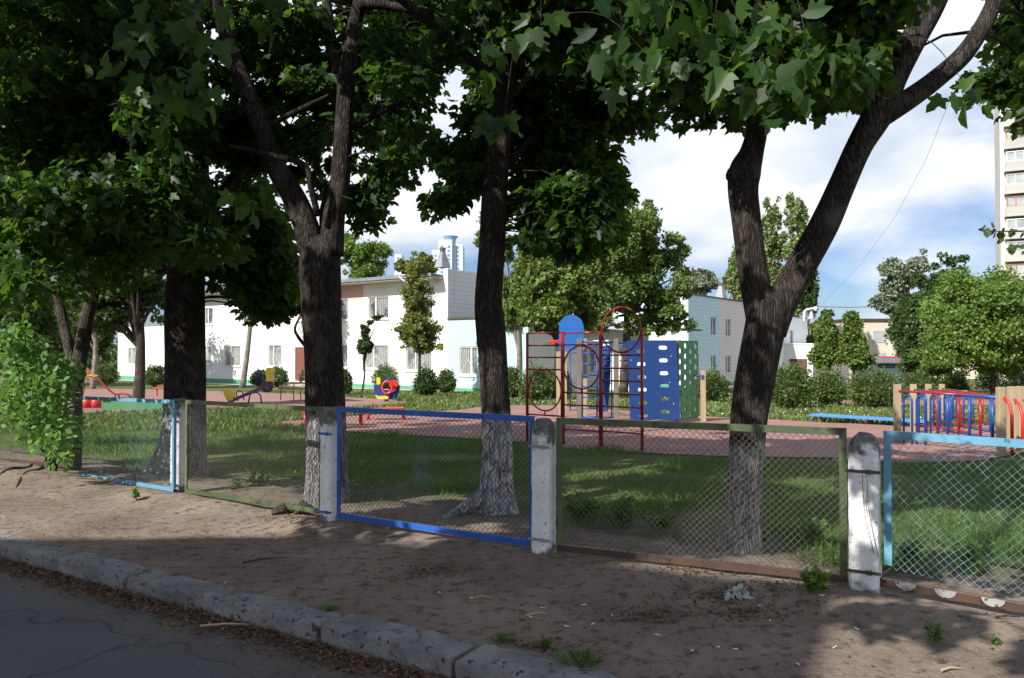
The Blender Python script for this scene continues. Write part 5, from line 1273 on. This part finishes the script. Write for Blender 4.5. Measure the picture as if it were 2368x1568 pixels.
# green sandbox edge and red drums
S0 = gnd(300, 948); SY = S0.y
sbx = thing('sandbox', S0, 'long green sandbox wall behind the light blue panel', 'sandbox')
MB().prism([sp(238, 922), sp(376, 925), sp(376, 947), sp(238, 947)], Y1*.08).build('front_wall', mats['green'], sbx)
MB().bar(sp(200, 920), sp(250, 921), .05, .3).build('blue_edge', mats['blue'], sbx)
MB().prism([sp(238, 922, 2), sp(376, 925, 2), sp(376, 947, 2), sp(238, 947, 2)], Y1*.08).build('back_wall', mats['green'], sbx)
for k, (x, lb) in enumerate(((201, 'left dark red drum beside the green sandbox'), (222, 'bright red drum beside the green sandbox'))):
    S1 = gnd(x, 944); dq = thing('drum', S1, lb, 'drum', 'red drums by the sandbox'); h = (944-921)/F*S1.y
    MB().tube([S1, S1+Vector((0, 0, h*.5)), S1+Vector((0, 0, h))], [.16, .18, .16], 16).build('drum_body', mats['brightred'], dq, True); MB().tube([S1+Vector((0, 0, h)), S1+Vector((0, 0, h+.02))], [.165, .165], 16).build('rim', mats['darkred'], dq)
# low red seat frame
for (xa, xb, yt, ybs, lab) in ((700, 848, 953, 985, 'low red plank seat behind the white post'), (845, 947, 944, 972, 'low red slanted plank seat right of the white post')):
    S0 = gnd((xa+xb)/2, ybs); SY = S0.y; rb = thing('bench', S0, lab, 'bench', 'low red plank seats')
    for k, off in enumerate((-.16, .16)): MB().bar(sp(xa, yt+2, off), sp(xb-12, yt-1, off), .04, .26).build('seat_board', mats['brightred'], rb, bevel=.008)
    for x in (xa+6, xb-14): MB().cyl(sp(x, yt+4), sp(x, ybs), .05, 10).build('leg', mats['brightred'], rb, True)
# spring toy
S0 = gnd(893, 929); SY = S0.y
tz_ = thing('spring_toy', S0, 'blue yellow and red spring rider shaped like a boat', 'spring rider')
MB().prism([sp(*q_, -.2) for q_ in ((864, 889), (872, 890), (878, 893), (884, 902), (900, 902), (903, 918), (898, 923), (872, 923), (866, 912))], Y1*.04).build('side_board', mats['bluepanel'], tz_)
MB().prism([sp(*q_, .25) for q_ in ((900, 890), (916, 884), (925, 894), (922, 908), (916, 922), (898, 923))], Y1*.04).build('back_board', mats['bluepanel'], tz_)
MB().prism([sp(*q_, .0) for q_ in ((902, 882), (908, 877), (917, 880), (920, 889), (914, 902), (906, 908), (899, 900))], Y1*.12).build('seat_back', mats['brightred'], tz_)
MB().ring(sp(895, 896, -.3), .21, .05, X1, Z1*1.25, 24, 8).build('ring', mats['brightred'], tz_, True)
MB().prism([sp(*q_, -.25) for q_ in ((870, 873), (879, 873), (879, 889), (871, 889))], Y1*.04).build('prow', mats['yellow'], tz_)
MB().prism([sp(*q_, -.24) for q_ in ((867, 912), (875, 916), (890, 915), (898, 917), (897, 923), (872, 923))], Y1*.03).build('wave_trim', mats['yellow'], tz_)
MB().prism([sp(*q_, 0) for q_ in ((891, 874), (896, 871), (900, 875), (900, 886), (891, 886))], Y1*.1).build('headrest', mats['blue'], tz_)
MB().tube([S0+Vector((math.cos(a)*.09, math.sin(a)*.09, .02+a*.008)) for a in np.linspace(0, 18.8, 60)], .014, 6).build('spring', mats['w_dark'], tz_)
S0 = gnd(2222, 925); SY = S0.y
ts = thing('stool', S0, 'small round yellow stool beyond the pipe climber', 'stool')
MB().tube([sp(2222, 904)-Vector((0, 0, .02)), sp(2222, 904)+Vector((0, 0, .02))], [.28, .28], 16).build('seat', mats['yellow'], ts); MB().cyl(sp(2222, 904), S0, .04, 8).build('leg', mats['navy'], ts)

# ------------------------------------------------------------ leafy sapling at the left
sg = gnd(125, 1100)
st = thing('poplar_sapling', sg, 'leafy sunlit poplar sapling in front of the fence at left', 'sapling'); mb = MB(); nodes = []
SPL = [(-30, 800), (20, 735), (60, 725), (100, 780), (150, 770), (185, 850), (190, 930), (195, 985), (180, 1040), (150, 1075), (120, 1085), (90, 1060), (60, 1040), (20, 990), (-30, 960)]
for (x, y) in ((60, 740), (100, 800), (30, 820), (160, 800), (140, 900), (10, 900), (60, 900), (180, 930), (110, 950), (30, 960)):
    e_ = at(x, y, random.uniform(9.2, 10.4)); m_ = (sg+e_)/2+Vector((random.uniform(-.1, .1), 0, .1)); s_ = [Vector(a) for a in spline([tuple(sg-Vector((0, 0, .05))), tuple(sg*.6+e_*.4+Vector((0, 0, .12))), tuple(e_)], 5)]
    mb.tube(s_, [.018*(1-.08*i) for i in range(len(s_))], 6); nodes += s_
mb.build('stems', mats['bark_plain'], st)
cl = poly_clumps(SPL, 85, 9.2, 10.6, .11, .22)
P, D, Nn, S = clump_leaves(cl, 250, .098, flat=.9, droop=.6, upn=.3)
leafmesh('foliage', P, D, Nn, S, T_OVAL, mats['leaf_young'], st)
# twig with round leaves hanging at the right edge
rt = thing('birch_branch', at(2420, 540, 4.2), 'branch tip with round leaves at the right edge', 'branch')
mb = MB(); mb.tube([at(2620, 420, 4.4), at(2480, 500, 4.2), at(2380, 535, 4.1), at(2290, 535, 4.0)], [.03, .012, .006, .002], 6, False)
mb.tube([at(2480, 500, 4.2), at(2400, 560, 4.2), at(2350, 570, 4.2)], [.006, .004, .002], 6, False); mb.build('stem', mats['bark_plain'], rt)
cl = [(tuple(at(x, y, 4.1)), .05) for x, y in ((2285, 525), (2320, 535), (2300, 540), (2345, 530), (2330, 555), (2355, 570), (2370, 540), (2400, 560), (2440, 530), (2480, 520))]
P, D, Nn, S = clump_leaves(cl, 260, .055, flat=1)
leafmesh('leaves', P, D, Nn, S, T_OVAL, mats['leaf_dark'], rt)

# ------------------------------------------------------------ grass, weeds, litter
def in_red(x, y): return inpoly(x, y, RED2) or inpoly(x, y, RED1)
def project(X, Y, Z):
    # world -> picture measure
    dy = Y*math.cos(TH)+(Z-EYE)*math.sin(TH); dz = -Y*math.sin(TH)+(Z-EYE)*math.cos(TH)
    return CX+F*X/dy, CY-F*dz/dy
gp = []; gs = []
tries = 0
while len(gp) < 90000 and tries < 900000:
    tries += 1
    Y = 6+22*random.random()**1.7; X = random.uniform(-.72, .72)*Y
    n = X*NN.x+Y*NN.y
    if n < 6.3: continue
    nsv = noise.noise(Vector((X*.9, Y*.9, 1.7)))
    dens = min(1, max(0, (n-6.9+nsv*2.2)/1.7))*(.75+.5*noise.noise(Vector((X*.5, Y*.5, 8))))
    if random.random() > dens: continue
    z = gz(X, Y); px, py = project(X, Y, z)
    if in_red(px, py): continue
    gp.append((X, Y, z)); gs.append(random.uniform(.03, .075)*(1 if Y < 14 else 1.5)*(1.1+nsv))
n_ = len(gp); dd = rng.normal(size=(n_, 3))*.45; dd[:, 2] = 1
leafmesh('grass', gp, dd, rng.normal(size=(n_, 3))+np.array([0, -.3, 0]), gs, T_BLADE, mats['blade'], None)['kind'] = 'stuff'
# taller meadow grass and clover further back
gp = []; fl = []
for _ in range(90000):
    Y = random.uniform(19, 46); X = random.uniform(-.7, .7)*Y; z = gz(X, Y); px, py = project(X, Y, z)
    if in_red(px, py) or inpoly(px, py, RED3) : continue
    q_ = Vector((X, Y))-C1
    if q_.dot(ND) < 2.2 and px < 1240: continue
    gp.append((X, Y, z))
    if random.random() < .05 and px > 1180: fl.append((X, Y, z+.1))
n_ = len(gp); dd = rng.normal(size=(n_, 3))*.45; dd[:, 2] = 1
leafmesh('meadow_grass', gp, dd, rng.normal(size=(n_, 3)), rng.uniform(.06, .20, n_), T_WIDE, mats['meadow'], None)['kind'] = 'stuff'
n_ = len(fl); leafmesh('clover_flowers', fl, rdir(n_), rdir(n_)+np.array([0, -.5, 1]), rng.uniform(.03, .06, n_), T_OVAL, mats['white'], None)['kind'] = 'stuff'

def weed(x, y, w_, h_, n, size, label, name='weed', group='weeds growing along the fence', behind=False, T=T_OVAL, m='weed'):
    g_ = gnd(x, y) if behind else on_dirt(x, y)
    t = thing(name, g_, label, 'weed', group); W_ = w_/2/F*g_.y; H_3 = h_/F*g_.y
    mb = MB(); P = []; D = []
    ns_ = max(3, n//22)
    for _ in range(ns_):
        a = random.uniform(0, 6.28); r = random.random()**.6*W_; tip = g_+Vector((math.cos(a)*r, math.sin(a)*r*.6, H_3*random.uniform(.45, 1)))
        b_ = g_+Vector((math.cos(a)*r*.5, math.sin(a)*r*.3, -.01)); mb.tube([b_, (b_+tip)/2+Vector((0, 0, .01)), tip], .0025, 4, False)
        for k in range(n//ns_): f = random.uniform(.25, 1.05); q_ = b_+(tip-b_)*f; P.append(q_); D.append((random.gauss(0, 1), random.gauss(0, 1), random.uniform(0, .8)))
    mb.build('stems', mats['weed'], t); nn = rng.normal(size=(len(P), 3))*.5; nn[:, 2] += 1
    leafmesh('leaves', [tuple(p) for p in P], D, nn, rng.uniform(.6, 1.3, len(P))*size, T, mats[m], t)
weed(1886, 1388, 66, 54, 260, .045, 'bright leafy weed under the mossy green panel')
weed(2160, 1492, 40, 60, 160, .022, 'small feathery weed on the dirt right of the post')
weed(1350, 1205, 100, 75, 420, .05, 'leafy weed clump behind the left end of the mossy panel', behind=True)
weed(1440, 1218, 90, 70, 380, .05, 'leafy weed clump behind the middle of the mossy panel', behind=True)
weed(1530, 1225, 80, 50, 260, .045, 'low weed clump left of the Y-forked trunk', behind=True)
weed(1750, 1268, 60, 45, 200, .04, 'weed growing at the foot of the Y-forked trunk', behind=True)
weed(1880, 1250, 60, 50, 200, .04, 'weed behind the right end of the mossy panel', behind=True)
weed(545, 1140, 80, 34, 200, .045, 'weeds behind the bottom of the olive panel', behind=True)
weed(590, 1130, 60, 50, 200, .045, 'weed clump right of centre behind the olive panel', behind=True)
weed(2240, 1330, 70, 70, 200, .045, 'weeds behind the light blue panel at right', behind=True)
weed(2100, 1300, 50, 50, 160, .045, 'weed just right of the sunlit post behind the mesh', behind=True)
weed(1265, 1500, 60, 20, 150, .035, 'grass tuft on the dirt near the kerb bottom centre', T=T_BLADE, m='blade')
weed(1350, 1538, 150, 24, 420, .038, 'row of small weeds behind the last kerb stone', T=T_BLADE, m='blade')
weed(1160, 1488, 80, 16, 180, .032, 'small green tuft behind the kerb in the shade', T=T_BLADE, m='blade')
weed(755, 1412, 50, 16, 120, .045, 'small tuft behind a kerb joint in the shade', T=T_BLADE, m='blade')
weed(320, 1172, 60, 26, 80, .04, 'yellow green leafy sprig on the sunlit dirt')
weed(1450, 1310, 24, 50, 40, .03, 'thin grass stalks in front of the mossy panel', T=T_BLADE, m='blade')
weed(2310, 1500, 40, 20, 60, .025, 'little weed at the right picture edge')
# fallen leaves along the gutter and on the dirt
P = []; 
for _ in range(15000):
    u = random.uniform(-9, 6); n = 3.47-abs(random.gauss(0, .13)) ; q_ = un(u, n); P.append((q_.x, q_.y, -.101+random.random()*.014))
for _ in range(2400):
    if random.random() < .82: cxx, cyy = random.choice(((1650, 1385), (1720, 1420), (1000, 1330), (700, 1215), (1500, 1420), (1240, 1500), (1800, 1370), (1600, 1330))); k_ = random.random()**.5; x = random.gauss(cxx, 95*k_); y = random.gauss(cyy, 17*k_)
    else: x = random.uniform(0, 2367); y = random.uniform(1110, 1560)
    g_ = gnd(x, y); n = g_.x*NN.x+g_.y*NN.y; u = g_.x*U.x+g_.y*U.y
    if 3.8 < n < 6.6: P.append((g_.x, g_.y, dirt_z(u, n)+.006))
n_ = len(P); dd = rng.normal(size=(n_, 3)); dd[:, 2] *= .25; nn = rng.normal(size=(n_, 3))*.35; nn[:, 2] += 1
leafmesh('fallen_leaves', P, dd, nn, rng.uniform(.008, .028, n_), T_CLUMP, mats['litter'], None)['kind'] = 'stuff'
# small stones
P = []
for _ in range(2500):
    u = random.uniform(-9, 6); n = random.uniform(3.8, 6.0); q_ = un(u, n); P.append((q_.x, q_.y, dirt_z(u, n)))
n_ = len(P); leafmesh('pebbles', P, rdir(n_), rdir(n_), rng.uniform(.006, .016, n_), T_OVAL, mats['postcap'], None)['kind'] = 'stuff'
# cigarette ends, copies of one
bm_ = M('cigarette_paper', (.72, .71, .66), (.62, .58, .5), 40, .8)
proto = MB().cyl(Vector((-.02, 0, 0)), Vector((.02, 0, 0)), .004, 8).build('cigarette_end', bm_)
lab = 'white cigarette end lying on the shaded dirt'
tag(proto, lab, 'cigarette end', 'cigarette ends scattered on the dirt')
spots = [(1255, 1405), (1760, 1333), (1765, 1416), (1900, 1395), (1415, 1422), (1370, 1440), (1225, 1425), (1090, 1385), (1755, 1410), (1845, 1545), (1660, 1500), (1700, 1505), (1780, 1440), (1015, 1375), (895, 1240), (1310, 1450), (1930, 1500), (1980, 1460), (1520, 1470), (1600, 1510), (1235, 1530), (1350, 1400), (640, 1250), (520, 1350)]
for i, (x, y) in enumerate(spots):
    o = proto if i == 0 else proto.copy()
    if i: C.objects.link(o)
    g_ = on_dirt(x, y); o.location = g_+Vector((0, 0, .006)); o.rotation_euler = (0, 0, random.uniform(0, 3.1)); k = random.uniform(.4, .95); o.scale = (k, .9, .9)
# sticks
for (x, y, l, a, lab) in ((610, 1300, .32, .5, 'dark twig lying on the shaded dirt at left'), (1120, 1385, .12, -.2, 'short twig on the dirt below the blue panel'), (520, 1420, .3, .1, 'pale stick lying in the gutter litter'), (2330, 1452, .15, 0, 'dark stick at the right picture edge'), (1240, 1422, .14, .3, 'pale brown stick near the kerb in the shade'), (2200, 1560, .12, .2, 'small twig at the bottom right corner')):
    g_ = on_dirt(x, y) if x != 520 else gnd(x, y)+Vector((0, 0, -.08)); d = Vector((math.cos(a), math.sin(a), 0)); g_ = g_+Vector((0, 0, .012))
    tag(MB().tube([g_-d*l/2, g_+Vector((0, .01, .006)), g_+d*l/2], [.007, .006, .003], 6).build('twig', mats['bark_plain'] if 'dark' in lab else mats['wood']), lab, 'twig')
# roots at the left edge
for (pts, lab) in (([(-20, 1130), (20, 1105), (60, 1098), (75, 1090)], 'thick gnarled root lying on the sunlit dirt at the left edge'), ([(35, 1140), (60, 1115), (85, 1100), (100, 1085)], 'forked dark root below the sapling')):
    q_ = [tuple(on_dirt(x, y)+Vector((random.uniform(-.03, .03), random.uniform(-.03, .03), .0))) for x, y in pts]
    tag(MB().tube([Vector(a) for a in spline(q_, 4)], [.04*(1-.05*i) for i in range(13)] if 'thick' in lab else [.008+.002*i for i in range(13)], 10, True, barkfn(3, None, .25)).build('root', mats['bark_plain'], None, True), lab, 'root')
# bark lump by the white post and crumpled dry leaf
g_ = on_dirt(670, 1205); mb = MB()
for k in range(7):
    c = g_+Vector((random.uniform(-.14, .14), random.uniform(-.06, .06), .02)); r = random.uniform(.03, .06)
    mb.tube([c-Vector((r*1.6, 0, .02)), c+Vector((0, 0, r*.5)), c+Vector((r*1.6, .02, -.01))], [r*.5, r, r*.4], 9, True, barkfn(k, None, .5))
tag(mb.build('root', mats['bark_plain'], None, True), 'lumpy old root beside the foot of the white post', 'root')
g_ = on_dirt(1705, 1392); P = [(g_.x+random.gauss(0, .03), g_.y+random.gauss(0, .02), g_.z+.015+random.random()*.02) for _ in range(9)]
o = leafmesh('dry_leaf', P, rdir(9)*np.array([1, 1, .4]), rdir(9)+np.array([0, 0, 1]), [.07]*9, T_MAPLE, M('pale_dry_leaf', (.40, .42, .36), (.3, .33, .28), 20, .8), None)
tag(o, 'pale crumpled dry leaf on the dirt below the mossy panel', 'leaf')
for (x, y, lb) in ((1175, 1355, 'orange brown dry leaf on the dirt right of the blue panel foot'), (1235, 1450, 'yellow green leaf near the kerb stones')):
    pass
